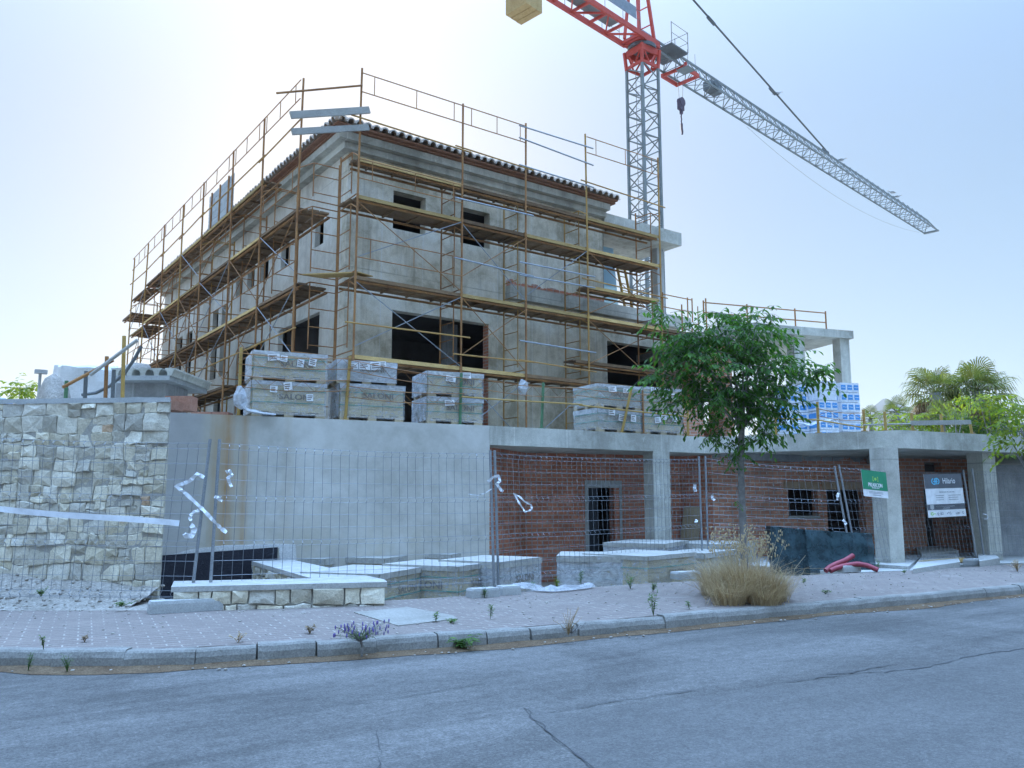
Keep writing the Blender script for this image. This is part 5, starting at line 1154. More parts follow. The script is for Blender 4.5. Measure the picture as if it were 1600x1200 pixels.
# ---- edge protection along the wall head and the slab
def wallhead(px, py=640):
    if px < 765: return onplane(px, py, RA-rn*.12, RB-rn*.12)
    if px < 1108: return onplane(px, py, SA1+V(.0, .06, 0), SB1+V(0, .06, 0))
    if px < 1409: return onplane(px, py, V(15.05, 13.05, 0), V(16.97, 9.42, 0))
    return onplane(px, py, V(16.92, 9.44, 0), V(20.86, 8.73, 0))
posts = []
GP = [(377, 543, 373, 634, 'yellow', 'yellow guard post leaning beside the leftmost wrapped pallets'), (547, 556, 540, 655, 'yellow', 'yellow guard post leaning in front of the second pallet stack'), (721, 583, 719, 660, 'greenp', 'green guard post in front of the third pallet stack'), (849, 598, 846, 668, 'greenp', 'green guard post in the gap between the pallets on the slab'), (987, 605, 971, 676, 'yellow', 'yellow guard post tilted across the left pallet pair on the slab'), (1004, 610, 1005, 676, 'rust', 'thin dark guard post between the two pallet pairs on the slab'), (1074, 619, 1074, 682, 'yellow', 'stout yellow guard post at the right end of the first slab'),
 (1211, 643, 1211, 678, 'yellow', 'short yellow guard post right of the tree crown'), (1277, 628, 1277, 675, 'yellow', 'tall ochre guard post in front of the blue packs'), (1349, 640, 1349, 673, 'yellow', 'ochre guard post at the right edge of the blue packs'), (1382, 643, 1382, 673, 'yellow', 'guard post in front of the small palm'), (1424, 646, 1424, 671, 'yellow', 'guard post just right of the canopy corner'), (1470, 647, 1470, 673, 'yellow', 'guard post in front of the palms'), (1515, 659, 1516, 676, 'yellow', 'rightmost guard post ending the timber rail on the canopy')]
for x, y, bx, by, m, lab in GP:
    p = wallhead(bx); base = V(p.x, p.y, 2.932); top = ond(x, y, dep(base)); q = MB(); q.tube(base, top, .03 if m != 'rust' else .02, 7); q.box(base.x, base.y, 2.94, .1, .1, .014); o = tag(q.build('guard_post', M[m]), lab, 'guard post', 'guard posts along the wall head'); posts.append((x, base, top))
def lat(label, pa, pb, h=.2):
    A_ = ond(*pa, dep(wallhead(pa[0]))-.06); B_ = ond(*pb, dep(wallhead(pb[0]))-.06); t = thing('lattice_rail', label, 'lattice rail', tuple(A_)); L = (B_-A_).length; n = int(L/.2)
    for s in (0, -h): q = MB(); q.path([A_.lerp(B_, k/8)+UP*(s-.05*math.sin(math.pi*k/8)) for k in range(9)], .0075, 4); q.build('chord', M['rust'], t)
    q = MB(); q.path([A_.lerp(B_, k/n)+UP*((0 if k % 2 else -h)-.05*math.sin(math.pi*k/n)) for k in range(n+1)], .005, 4); q.build('web', M['rust'], t)
lat('upper rusty lattice rail across the leftmost pallet stack', (372, 551), (552, 560)); lat('lower rusty lattice rail across the leftmost pallet stack', (374, 586), (548, 594)); lat('upper rusty lattice rail across the second and third stacks', (545, 562), (756, 594)); lat('lower rusty lattice rail across the second and third stacks', (543, 603), (726, 615))
lat('rusty lattice rail in the open gap above the slab', (760, 594), (900, 606)); lat('rusty lattice rail across the top of the slab pallets', (900, 606), (1075, 618), .16); lat('lattice rail in front of the blue printed packs', (1277, 638), (1350, 645), .16)
def rail(label, pts, m='yellow', r=.018):
    q = MB(); q.path([ond(x, y, dep(wallhead(x))-.07) for x, y in pts], r, 6); tag(q.build('guard_tube', M[m]), label, 'guard rail')
rail('long yellow guard tube across the gap and the slab pallets', [(722, 620), (790, 625), (860, 629), (910, 632)]); rail('yellow guard tube across the right pallet pair to the stout post', [(905, 633), (985, 642), (1075, 651)])
rail('yellow guard tube right of the tree in front of the dirty tarpaulin', [(1198, 653), (1277, 656), (1349, 668)], 'yellow', .018); rail('thin guard tube along the canopy corner', [(1349, 664), (1424, 662)], 'woodg', .02)
p, q_ = ond(1424, 661, dep(wallhead(1424))-.07), ond(1516, 659.5, dep(wallhead(1516))-.07); q = MB(); q.bar(p, q_, .04, .1); tag(q.build('timber_rail', M['woodg']), 'grey timber rail on the canopy in front of the palms', 'guard rail')
# stair handrail at the left, bricks, hollow core unit, sheeted heap
zS = 2.9
for x, y, by, m, lab in ((104, 595, 622, 'greenp', 'short green post at the low end of the stair rail'), (134.5, 580, 620, 'crane_dark', 'dark post second from the low end of the stair rail'), (167, 557, 618, 'rust', 'brown post third from the low end of the stair rail'), (178, 578, 608, 'crane_dark', 'thin dark prop behind the brown stair post'), (194, 525, 617, 'yellow', 'tall ochre post at the high end of the stair rail')):
    b0 = ond(x, by, 15.0); q = MB(); q.tube(V(b0.x, b0.y, 2.6), ond(x, y, 15.0), .035, 7); tag(q.build('stair_post', M[m]), lab, 'post', 'posts of the site stair rail')
q = MB(); q.tube(ond(98, 605, 14.9), ond(177, 563, 14.9), .03, 6); tag(q.build('stair_rail', M['rust']), 'lower sloping pole of the stair rail at the far left', 'rail')
q = MB(); q.tube(ond(141, 586, 14.85), ond(215, 531, 14.85), .032, 6); tag(q.build('stair_rail', M['woodg']), 'upper sloping pole of the stair rail at the far left', 'rail')
q = MB(); q.path([ond(x, y, 15.3) for x, y in ((128, 617), (150, 614), (172, 603), (195, 583), (210, 561), (221, 541))], .03, 6); tag(q.build('bent_pipe', M['crane_dark']), 'dark bent pipe curving up behind the stair posts', 'pipe')
rb_ = random.Random(9); wdir = (SB-SA).normalized()
M['rasilla'] = mottled('clay_block', (.36, .17, .11), (.44, .24, .17), 4, .9, .2, 0, .2, 40, .2)
k = 0
for row, (xs, dz) in enumerate((((183, 222, 250, 276), 0), ((258, 300), 0.13), ((300, 332, 358), 0.0))):
    for j, (xa, xb) in enumerate(zip(xs, xs[1:])):
        if row < 2: D = 12.9; z = 2.85 if row == 0 else 2.85
        else: D = 14.9; z = 2.935
        if row == 1: D = 13.5; z = 2.905
        a = ond(xa, 620, D); c = ond(xb, 620, D); a.z = c.z = z; t_ = V(-(c-a).y, (c-a).x, 0).normalized(); q = MB(); e = (c-a)*.96
        hh = .14 if row == 0 else (.24 if row == 1 else .10)
        q.par(a, e, t_*.3, UP*hh); tag(q.build('clay_block', M['rasilla']), ['thin red clay block, %s along the top edge of the stone wall' % ['first', 'second', 'third'][j], 'stacked red clay block at the right end of the stone wall', 'low red clay block, %s on the terrace left of the wrapped pallets' % ['first', 'second'][j % 2]][row], 'clay block', 'red clay blocks by the stone wall head')
        k += 1
c = ond(222, 600, 17.5); e = RT; f = HD; t = thing('hollow_core_unit', 'grey concrete unit with scalloped open cores left of the house', 'concrete unit', (c.x, c.y, 2.9)); q = MB()
w_ = 1.15; zb_ = zat(222, 594, c); ztp = zat(222, 575, c); q.par(c-e*w_*.5+UP*(zb_-c.z), e*w_, f*2.2, UP*.1); q.build('bottom_slab', M['conc_light'], t)
q = MB(); nn_ = 4
for k in range(nn_+1):
    u = -w_*.5+w_*k/nn_; 
    for s in range(5):
        f0 = s/5; q.par(c+e*(u-.05-.09*f0*f0)+UP*(zb_-c.z+.1+(ztp-zb_-.1)*f0), e*(.10+.18*f0*f0), f*2.2, UP*((ztp-zb_-.1)/5*.998))
q.build('webs', M['conc'], t); q = MB(); q.par(c-e*.75+f*.4+UP*(2.9-c.z), e*1.1, f*1.2, UP*(zb_-2.905)); q.build('support_block', M['conc_dark'], t)
def blob(name, label, cat, c, rx, ry, h, mat, amp=.25, fr=1.3, seed=0, n=28, m=12, boxy=2., pw=3):
    q = MB(); vs = []
    for j in range(m+1):
        for i in range(n):
            t_ = 2*math.pi*i/n; s = j/m; rr_ = (1-s**pw)**.5 if s < 1 else 0; cx, sx = math.cos(t_), math.sin(t_); bx = (abs(cx)**boxy+abs(sx)**boxy)**(-1/boxy)
            p = V(cx*rx*rr_*bx, sx*ry*rr_*bx, h*s); k_ = 1+amp*noise.noise(V(p.x*fr+seed, p.y*fr, p.z*fr)); vs.append(Vector(c)+V(p.x*k_, p.y*k_, p.z*(1+amp*.5*noise.noise(V(p.x*fr, p.y*fr+seed, 3)))))
    q.raw(vs, [(j*n+i, j*n+(i+1) % n, (j+1)*n+(i+1) % n, (j+1)*n+i) for j in range(m) for i in range(n)]); return tag(q.build(name, mat, smooth=True), label, cat)
q = MB(); D_ = 24.
fl_, fr_, bl_, br_ = [Vector((*ond(x, 617, d).xy, 2.7)) for x, d in ((96, D_), (192, D_), (78, D_+1.6), (186, D_+1.8))]
tfl, tfr, tbl, tbr = ond(97, 571, D_), ond(190, 578, D_), ond(84, 571, D_+1.6), ond(184, 573, D_+1.8)
for A4 in ((fl_, fr_, tfr, tfl), (bl_, fl_, tfl, tbl), (fr_, br_, tbr, tfr), (tfl, tfr, tbr, tbl)):
    n_ = 14; vs = []
    for j in range(n_+1):
        for i in range(n_+1):
            p = A4[0].lerp(A4[1], i/n_).lerp(A4[3].lerp(A4[2], i/n_), j/n_); vs.append(p+V(*(noise.noise(p*1.6+V(k_*7, 0, 0))*.09 for k_ in (0, 1, 2))))
    q.raw(vs, [(j*(n_+1)+i, j*(n_+1)+i+1, (j+1)*(n_+1)+i+1, (j+1)*(n_+1)+i) for j in range(n_) for i in range(n_)])
tag(q.build('covered_heap', M['plaster']), 'boxy load under a whitish sheet left of the house behind the stair rail', 'covered heap')
c = ond(82, 617, 22); c.z = 2.9; blob('spoil_heap', 'small brown spoil heap in front of the sheeted heap at the far left', 'soil heap', c, .45, .8, zat(82, 583, c)-2.9, M['gravel'], .3, 2., 5)
c = ond(205, 600, 27); c.z = 2.9; blob('covered_heap', 'pale heap behind the concrete unit at the foot of the left scaffold', 'covered heap', c, 1.0, 1.2, zat(205, 566, c)-2.9, M['gravel'], .2, 1., 8)
c = ond(-6, 618, 14.2); c.z = 2.86; o = blob('bulk_bag', 'blue and rusty stained bulk bag at the extreme left on the stone wall', 'bulk bag', c, .33, .3, .36, mottled('blue_bag', (.20, .26, .38), (.40, .44, .52), 6, .7, .3, 0, .3, 20), .25, 4, 2)
q = MB(); c2 = ond(62, 600, 30); q.tube(V(c2.x, c2.y, 2.9), ond(63, 582, 30), .05, 6); q.box(*ond(64, 581, 30), .4, .25, .14); tag(q.build('lamp_post', M['conc_light']), 'short pale lamp post far behind the stone wall', 'lamp post')
# ---- netting, hose, boards under the canopy
def net_mat():
    t = NT('shade_netting'); p = t.pos(); t.color(t.ramp(t.noise(p, 5, 5, .7), [(.35, (.015, .03, .036)), (.65, (.04, .075, .085))])); t.set(.8, .2); t.bump(t.noise(p, 9, 5, .7), .6, .03)
    tr = t.n("BsdfTransparent"); mx = t.n("MixShader"); mx.inputs[0].default_value = .86; t.l(tr.outputs[0], mx.inputs[1]); t.l(t.b.outputs[0], mx.inputs[2]); t.l(mx.outputs[0], t.out.inputs[0]); return t.mat
M['net'] = net_mat()
def netting(label, px0, px1, yt0, yt1, yb, D, seed):
    q = MB(); n, m = 16, 10; vs = []
    for j in range(m+1):
        for i in range(n+1):
            x = px0+(px1-px0)*i/n; yt = yt0+(yt1-yt0)*i/n; p = ond(x, yt+(yb-yt)*j/m, D); s = j/m
            p += HD*(.10*noise.noise(V(i*.4, j*.25, seed))+.05*noise.noise(V(i*1.1, j*.7, seed+9))-.25*s)+UP*.02*noise.noise(V(i*.7, j*.3, seed+4)); vs.append(p)
    fr_ = [(j*(n+1)+i, (j+1)*(n+1)+i, (j+1)*(n+1)+i+1, j*(n+1)+i+1) for j in range(m) for i in range(n)]; q.raw(vs, fr_); k = [v+HD*.35*(1-.3*(i_//(n+1))/m) for i_, v in enumerate(vs)]; q.raw(k, [f[::-1] for f in fr_])
    q.raw(vs[:n+1]+k[:n+1], [(i, i+1, n+2+i, n+1+i) for i in range(n)]); return tag(q.build('netting_roll', M['net'], smooth=True), label, 'netting')
Dn = dep(onz(1285, 893, .15)); netting('left bale of dark shade netting behind the fence', 1204, 1263, 822, 828, 897, Dn+.9, 3); netting('right bale of dark shade netting behind the red hose', 1258, 1362, 828, 834, 893, Dn+.8, 8)
M['hose'] = plain('red_hose', (.30, .05, .07), .55)
def hose(label, px, r, seed):
    P = [ond(x, y, Dn+.12-(y-868)*.012) for x, y in px]; Q = []
    for a, c in zip(P, P[1:]): Q += [a.lerp(c, k/6) for k in range(6)]
    Q.append(P[-1]); Q = [Q[0]]+[(Q[i-1]+Q[i]+Q[i+1])/3 for i in range(1, len(Q)-1)]+[Q[-1]]; q = MB(); vs = []; N = 8
    for i in range(len(Q)*3-2):
        k = i//3; f = (i % 3)/3; p = Q[k].lerp(Q[min(k+1, len(Q)-1)], f); d = (Q[min(k+1, len(Q)-1)]-Q[max(0, k-1)]).normalized(); a = d.cross(UP).normalized(); b_ = a.cross(d); rr_ = r*(1 if i % 2 else .86)
        for s in range(N): t_ = 2*math.pi*s/N; vs.append(p+(a*math.cos(t_)+b_*math.sin(t_))*rr_)
    L_ = len(vs)//N; q.raw(vs, [(i*N+s, i*N+(s+1) % N, (i+1)*N+(s+1) % N, (i+1)*N+s) for i in range(L_-1) for s in range(N)]+[tuple(range(N)), tuple((L_-1)*N+s for s in range(N))]); return tag(q.build('corrugated_hose', M['hose'], smooth=True), label, 'hose', 'red corrugated hoses')
hose('red corrugated hose looping left from the twin post foot', [(1290, 892), (1297, 886), (1307, 881), (1318, 877), (1327, 872), (1333, 868)], .05, 1); hose('red corrugated hose lying right of the twin post foot', [(1297, 892), (1306, 888), (1320, 884), (1340, 881), (1356, 884), (1372, 891)], .05, 2)
a, c = onz(1444, 884, .16), onz(1509, 877, .16); q = MB(); q.bar(a+UP*.03, c+UP*.03, .1, .06); tag(q.build('timber_plank', M['deck_edge']), 'ochre plank lying on the ground under the canopy, front one', 'plank'); q = MB(); q.bar(a+HD*.16+UP*.05, c+HD*.12+UP*.04, .09, .08); tag(q.build('timber_plank', M['wood']), 'ochre plank lying on the ground under the canopy, rear one', 'plank')
rw = [onplane(x, y, V(G3.x, G3.y, 0)-HD*.15, V(G4.x, G4.y, 0)-HD*.15) for x, y in ((1063, 845), (1092, 846), (1096, 792), (1069, 791))]; q = MB(); q.raw(rw+[p+HD*.03 for p in rw], [(0, 1, 2, 3), (7, 6, 5, 4)]+[(i, (i+1) % 4, 4+(i+1) % 4, 4+i) for i in range(4)]); tag(q.build('wooden_board', M['wood']), 'pale wooden board leaning against the brick recess by the column', 'board')
# ================================================================ plants
M['leaf'] = leaf_mat('tree_leaf', (.034, .092, .024), (.11, .22, .045), .45); M['leaf_y'] = leaf_mat('yellow_green_leaf', (.10, .17, .025), (.26, .30, .04), .5, (1.4, 1.4, .5)); M['leaf_g'] = leaf_mat('mid_green_leaf', (.035, .085, .022), (.11, .17, .04), .45)
M['bark'] = mottled('grey_bark', (.17, .16, .15), (.28, .265, .25), 8, .95, .1, 0, .6, 30); M['palm_leaf'] = leaf_mat('palm_leaf', (.065, .095, .03), (.20, .195, .065), .4); M['palm_dead'] = leaf_mat('dead_frond', (.18, .12, .06), (.26, .19, .10), .2, (1, .9, .7)); M['dry'] = leaf_mat('dry_grass', (.34, .23, .12), (.58, .46, .28), .25, (1.1, 1, .8)); M['weed'] = leaf_mat('weed_leaf', (.05, .11, .03), (.13, .22, .06), .35); M['laven'] = plain('lavender_bloom', (.14, .10, .30), .8)
def tint(r): v = r; return (v, v, v, 1)
def leaf(q, p, d, L, w, r, droop=.25):
    d = Vector(d).normalized(); s = d.cross(V(r.uniform(-.3, .3), r.uniform(-.3, .3), 1))
    if s.length < .05: s = V(1, 0, 0)
    s.normalize(); n = s.cross(d).normalized(); q.col = tint(min(1, max(0, r.gauss(.45, .25))))
    m1 = p+d*L*.38-n*(w*.18); m2 = p+d*L*.70-n*L*droop*.3-n*w*.12; tip = p+d*L*.96-n*L*droop*.75
    a1, b1 = m1+s*w*.5+n*w*.2, m1-s*w*.5+n*w*.2; a2, b2 = m2+s*w*.36+n*w*.14, m2-s*w*.36+n*w*.14
    q.raw([p, a1, m1, b1, a2, m2, b2, tip], [(0, 2, 1), (0, 3, 2), (1, 2, 5, 4), (2, 3, 6, 5), (4, 5, 7), (5, 6, 7)])
def crown(q, tw, blobs, dens, L, w, r, root=None, droopy=.6):
    for c, rx, ry, rz in blobs:
        n = int(dens*(rx*ry*rz)**(2/3))
        for _ in range(n):
            u = V(r.gauss(0, 1), r.gauss(0, 1), r.gauss(0, 1)).normalized()*(r.random()**.42); p = c+V(u.x*rx, u.y*ry, u.z*rz)
            if noise.noise(p*3.1) < -.12: continue
            o = V(u.x, u.y, u.z*.4); d = (o+V(r.uniform(-.5, .5), r.uniform(-.5, .5), r.uniform(-.25, .3))).normalized(); end = p+d*L*2.6-UP*droopy*L*1.4
            tw.path([p-d*L*.6, p.lerp(end, .5)+UP*L*.25, end], .004, 3, .0015)
            for k in range(7):
                f = k/6.; b = p.lerp(end, f)+UP*L*.25*(4*f*(1-f))*.5; s = d.cross(UP); s = s.normalized() if s.length > .01 else V(1, 0, 0)
                ld = d*.5+s*(1 if k % 2 else -1)*.8+V(r.uniform(-.3, .3), r.uniform(-.3, .3), -droopy+r.uniform(-.4, .3))
                leaf(q, b, ld, L*r.uniform(.75, 1.25), w*r.uniform(.8, 1.2), r)
r = random.Random(21)
tb = onz(1164, 925, .15); TD = dep(tb)
def tp_(x, y, o=0): return ond(x, y, TD+o)
t = thing('street_tree', 'young street tree with a dense drooping green crown on the pavement', 'tree', tuple(tb))
q = MB(); top = tp_(1158, 640); q.path([V(tb.x, tb.y, .1), tp_(1163, 880), tp_(1160, 800), tp_(1157, 720), tp_(1159, 670), top], .056, 10, .04)
BL = [((1150, 590), 88, 70, .75), ((1165, 520), 80, 40, .6), ((1115, 530), 60, 45, .55), ((1210, 575), 65, 55, .65), ((1040, 490), 32, 12, .3), ((1035, 582), 30, 26, .35), ((1075, 622), 48, 36, .5), ((1145, 645), 50, 36, .5), ((1200, 630), 50, 42, .55), ((1255, 598), 34, 34, .4), ((1180, 676), 26, 24, .3), ((1100, 570), 55, 50, .6), ((1065, 540), 40, 34, .4), ((1185, 488), 34, 16, .3), ((1130, 492), 34, 16, .3)]
k_ = TD/1290; blobs = []
for (x, y), rx, rz, ry in BL:
    c = tp_(x, y, r.uniform(-.15, .15)); blobs.append((c, rx*k_*.77, ry*.8, rz*k_*.78))
    q.path([tp_(1159, 672), tp_(1159, 655).lerp(c, .4)+UP*.1, c], .022, 6, .006)
q.build('trunk', M['bark'], t, smooth=True)
lq, tw = MB(), MB(); crown(lq, tw, blobs, 680, .112, .045, r)
sp = [(tp_(1118, 686), .18, .12, .10), (tp_(1150, 705), .13, .1, .14), (tp_(1147, 783), .10, .08, .05), (tp_(1140, 735), .05, .05, .08)]
for c, *_ in sp: tw.path([tp_(1158, 740), c], .006, 4, .003)
crown(lq, tw, sp, 900, .075, .034, r); lq.build('crown', M['leaf'], t); tw.build('twigs', M['bark'], t)
def tuft(q, c, rad, n, h, r, lean=.5, w=.006):
    for _ in range(n):
        a = r.uniform(0, 6.283); d0 = r.random()**.6*rad*.6; p = c+V(math.cos(a)*d0, math.sin(a)*d0, 0); L = h*r.uniform(.45, 1.1); o = V(math.cos(a), math.sin(a), 0)*lean*r.uniform(.2, 1.2)+V(r.uniform(-.2, .2), r.uniform(-.2, .2), 0); q.col = tint(r.random()); s = V(-math.sin(a), math.cos(a), 0)*w; pts = [p+UP*L*f+o*L*f*f for f in (0, .35, .7, 1)]
        for i in range(3): k0, k1 = 1-i*.3, 1-(i+1)*.3; q.face([pts[i]-s*k0, pts[i]+s*k0, pts[i+1]+s*k1, pts[i+1]-s*k1])
gc = onz(1165, 938, .15); t = thing('dry_grass', 'big clump of dry straw coloured grass around the tree foot', 'dry grass', tuple(gc)); q = MB()
tuft(q, gc, .5, 1600, .50, r, .85, .0035); tuft(q, onz(1120, 930, .15), .35, 900, .44, r, 1.0, .0035); tuft(q, onz(1200, 938, .15), .4, 1100, .38, r, 1.25, .0035); tuft(q, onz(1195, 944, .15), .35, 600, .28, r, 1.5, .0035); tuft(q, onz(1140, 944, .15), .35, 600, .34, r, 1.2, .0035); 
for _ in range(260):                                  # long bent and broken stalks
    c_ = onz(r.uniform(1100, 1235), r.uniform(925, 948), .15); a = r.uniform(0, 6.28); h_ = r.uniform(.25, .75); o_ = V(math.cos(a), math.sin(a), 0)*r.uniform(.1, .55); q.col = tint(r.random()); m_ = c_+UP*h_*.6+o_*.4; q.path([c_, m_, c_+UP*h_*r.uniform(.3, 1.)+o_], .003, 3, .0015)
q.build('blades', M['dry'], t)
q = MB()
for _ in range(70):
    a = r.uniform(0, 6.28); p = gc+V(math.cos(a)*.35*r.random(), math.sin(a)*.3*r.random(), 0); e = p+V(r.uniform(-.3, .3), r.uniform(-.2, .2), r.uniform(.65, .95)); q.col = tint(.9); q.path([p, p.lerp(e, .6)+UP*.08, e], .0025, 3, .0015)
    for k in range(7): u = e+V(r.uniform(-.07, .07), r.uniform(-.07, .07), r.uniform(-.16, .04)); q.ball(u, .008, .008, .016, 5, 4)
q.build('seed_heads', M['dry'], t)
def weed(label, px, py, h, spread, n, mat='weed', z=.15, name='weed', L=.05, w=.014, up=.8):
    p = onz(px, py, z); t = thing(name, label, 'weed', tuple(p), 'weeds in the pavement and gutter'); lq, st = MB(), MB()
    for _ in range(n):
        a = r.uniform(0, 6.28); e = p+V(math.cos(a)*spread*r.random(), math.sin(a)*spread*r.random(), h*r.uniform(.5, 1)); st.path([p, p.lerp(e, .5)+UP*h*.1, e], .003, 3, .0015)
        for k in range(9): f = .25+.75*k/8; b = p.lerp(e, f)+UP*h*.1*4*f*(1-f); aa = r.uniform(0, 6.28); leaf(lq, b, V(math.cos(aa), math.sin(aa), r.uniform(-.2, up)), L*r.uniform(.6, 1.2), w, r)
    lq.build('leaves', M[mat], t); st.build('stem', M[mat], t)
weed('feathery green weed at the kerb foot, leftmost', 44, 1048, .16, .06, 6, z=0.01, L=.04, w=.006); weed('bright feathery weed at the kerb foot, second from the left', 105, 1050, .17, .06, 6, z=.01, L=.04, w=.006); weed('small grey weed on the pavement above the left kerb', 68, 1015, .12, .05, 4, L=.03)
weed('leafy weed spilling over the kerb edge right of the lavender', 720, 1012, .12, .22, 9, z=.02, L=.10, w=.028, up=.2); weed('bright green weed standing at the planter front', 523, 945, .24, .05, 7, L=.05, w=.008); weed('pale weed standing at the planter end', 572, 940, .26, .06, 7, L=.05, w=.008); weed('small green weed by the access cover', 681, 972, .12, .03, 4); weed('thin green weed on the pavement under the middle post', 766, 967, .16, .03, 4); weed('low grey weed near the dry grass', 1020, 925, .14, .09, 7); weed('tall bright weed at the kerb left of the dry grass', 1021, 962, .32, .08, 7, L=.06); weed('tiny bright weed left of the dry grass', 1077, 952, .10, .03, 3)
weed('dark green weed in the gutter under the dry grass', 1155, 967, .10, .14, 8, z=.02, L=.07, w=.02, up=.3); weed('grey shrubby weed before the wrapped yard pallets', 985, 920, .22, .14, 9, L=.04); weed('green sprout beside the right of the dry grass', 1225, 925, .28, .08, 8); weed('small weed on the pavement right of the dry grass', 1256, 912, .08, .06, 4); weed('flat weed on the pavement before the netting', 1290, 928, .05, .12, 5); weed('small weed on the pavement before the canopy column', 1413, 897, .10, .03, 4); weed('flat green plant on the gravel bank', 190, 948, .06, .16, 8, z=.2); weed('round dark weed on the gravel bank at the stone wall', 64, 932, .10, .08, 8, z=.28)
weed('dry brown weed at the middle of the kerb', 888, 992, .26, .2, 16, 'dry', L=.03, w=.005); weed('dark dry weed hanging on the kerb face', 893, 990, .10, .22, 14, 'bark', z=.1, L=.03, w=.01); weed('small rust coloured weed on the pavement beside the lavender', 484, 990, .08, .09, 6, 'palm_dead'); weed('dry tuft on the pavement left of the lavender', 372, 1004, .10, .1, 6, 'dry', L=.03); weed('small dry weed near the kerb at the left', 132, 1003, .06, .06, 4, 'palm_dead', L=.03); weed('flat green weed beside the access cover corner', 704, 973, .04, .12, 5); weed('dry tuft at the far right edge of the pavement', 1590, 893, .22, .2, 14, 'dry', L=.05)
weed('green weed at the netting foot by the twin posts', 1372, 890, .18, .06, 5); weed('green weed on the film by the middle post', 632 + 200, 921, .12, .04, 4); weed('green weed beside the film in front of the yard pallets', 908, 916, .26, .05, 6); weed('yellow weed growing before the long wrapped pallet', 870, 922, .2, .06, 6, 'leaf_y'); weed('small weed at the middle fence foot', 757, 934, .14, .03, 4)
lp = onz(563, 1003, .15); t = thing('lavender', 'flowering lavender bush growing over the kerb joint', 'lavender', tuple(lp)); st, fl, lv = MB(), MB(), MB()
st.path([onz(565, 1028, .0), onz(566, 1010, .1), lp+UP*.02], .012, 5)
for _ in range(85):
    a = r.uniform(0, 6.28); e = lp+V(math.cos(a)*.30*r.uniform(.2, 1), math.sin(a)*.18*r.uniform(.2, 1), r.uniform(.05, .17)); st.path([lp, lp.lerp(e, .5)+UP*.02, e], .002, 3)
    if r.random() < .55: fl.ball(e, .007, .007, .02, 5, 4)
    for k in range(5): leaf(lv, lp.lerp(e, .3+.13*k), V(r.uniform(-1, 1), r.uniform(-1, 1), r.uniform(.1, 1)), .035, .005, r)
fl.path([lp+UP*.01, lp+UP*.015], .002, 3); st.build('stem', M['bark'], t); o_ = fl.build('flower_spikes', M['laven'], t); o_['kind'] = 'stuff'; lv.build('leaves', M['weed'], t)
# grit and small rubble on the pavement and along the gutter
q = MB(); rq = random.Random(31)
for k in range(900):
    if k < 420: i = rq.randrange(100, len(pts)-400); p = pts[i]-V(0, 1, 0)*rq.uniform(.0, .3)+UP*.012
    else: p = onz(rq.uniform(0, 1600), 0, .15) if False else V(rq.uniform(.8, 18), 0, .15); 
    if k >= 420:
        import bisect
        f = lambda P, x: next((P[j][1]+(P[j+1][1]-P[j][1])*(x-P[j][0])/(P[j+1][0]-P[j][0]) for j in range(len(P)-1) if P[j][0] <= x <= P[j+1][0]), 8)
        y0, y1 = f(KP, p.x)+.25, f(BP, p.x); p.y = y0+(y1-y0)*(1-rq.random()**2.2)
    s = rq.uniform(.005, .016)*(1.6 if rq.random() < .06 else 1); q.ball(p, s*1.3, s, s*.7, 5, 4)
g_ = q.build('rubble_grit', M['gravel']); g_['kind'] = 'stuff'
# litter
for x, y, lab in ((1147, 968, 'white paper scrap in the gutter below the dry grass'), (1190, 966, 'flattened pale wrapper in the gutter right of the paper scrap')):
    q = MB(); c = onz(x, y, .02); q.raw([c+V(-.12, 0, .02), c+V(.02, -.04, .005), c+V(.13, 0, .03), c+V(.0, .06, .04)], [(0, 1, 2, 3)]); tag(q.build('paper_scrap', M['tape']), lab, 'litter')
# ---- palms and shrubs beyond the right canopy
def palm(name, label, c, top, nl, fr, r, dead=6, trunk_r=.2):
    t = thing(name, label, 'palm', tuple(c)); q = MB(); q.path([c, c.lerp(top, .5)+V(.05, 0, 0), top], trunk_r, 9, trunk_r*.75); q.build('trunk', M['bark'], t, smooth=True); lq, dq = MB(), MB()
    for i in range(nl+dead):
        isd = i >= nl; a = i*2.399+r.uniform(-.3, .3); el = r.uniform(-1.2, -.6) if isd else (1.35-1.75*(i/nl)**.8+r.uniform(-.12, .12)); d = V(math.cos(a)*math.cos(el), math.sin(a)*math.cos(el), math.sin(el)); R = fr*r.uniform(.85, 1.1); pet = R*r.uniform(.45, .6); s = d.cross(UP).normalized(); n = s.cross(d).normalized(); hub = top+d*pet-UP*.08*pet*(1 if el < .6 else 0); Q = dq if isd else lq; Q.col = tint(r.random()); Q.path([top, top.lerp(hub, .5)+UP*.03, hub], .02, 4, .014); m = 22
        for k in range(m):
            f = (k+.5)/m*2-1; an = f*1.9; sd = d*math.cos(an)+s*math.sin(an); L = R*(.78-.22*abs(f))*r.uniform(.9, 1.05); side = (s*math.cos(an)-d*math.sin(an))*R*.022; Q.col = tint(r.uniform(.2, 1)); fold = n*R*.06*(1-abs(f)); p1 = hub+sd*L*.5+fold; p2 = hub+sd*L*.8-UP*L*.10; p3 = hub+sd*L*.98-UP*L*(.34+.2*r.random())
            Q.face([hub, p1-side, p1+side]); Q.face([p1-side, p2-side*.7, p2+side*.7, p1+side]); Q.face([p2-side*.7, p3, p2+side*.7])
    lq.build('fronds', M['palm_leaf'], t)
    if dead: dq.build('dead_fronds', M['palm_dead'], t)
rp = random.Random(4)
def pal(name, label, px, py, D, nl, fr, dead=6, tr=.2):
    top = ond(px, py, D); palm(name, label, V(top.x, top.y, 2.9), top, nl, fr, rp, dead, tr)
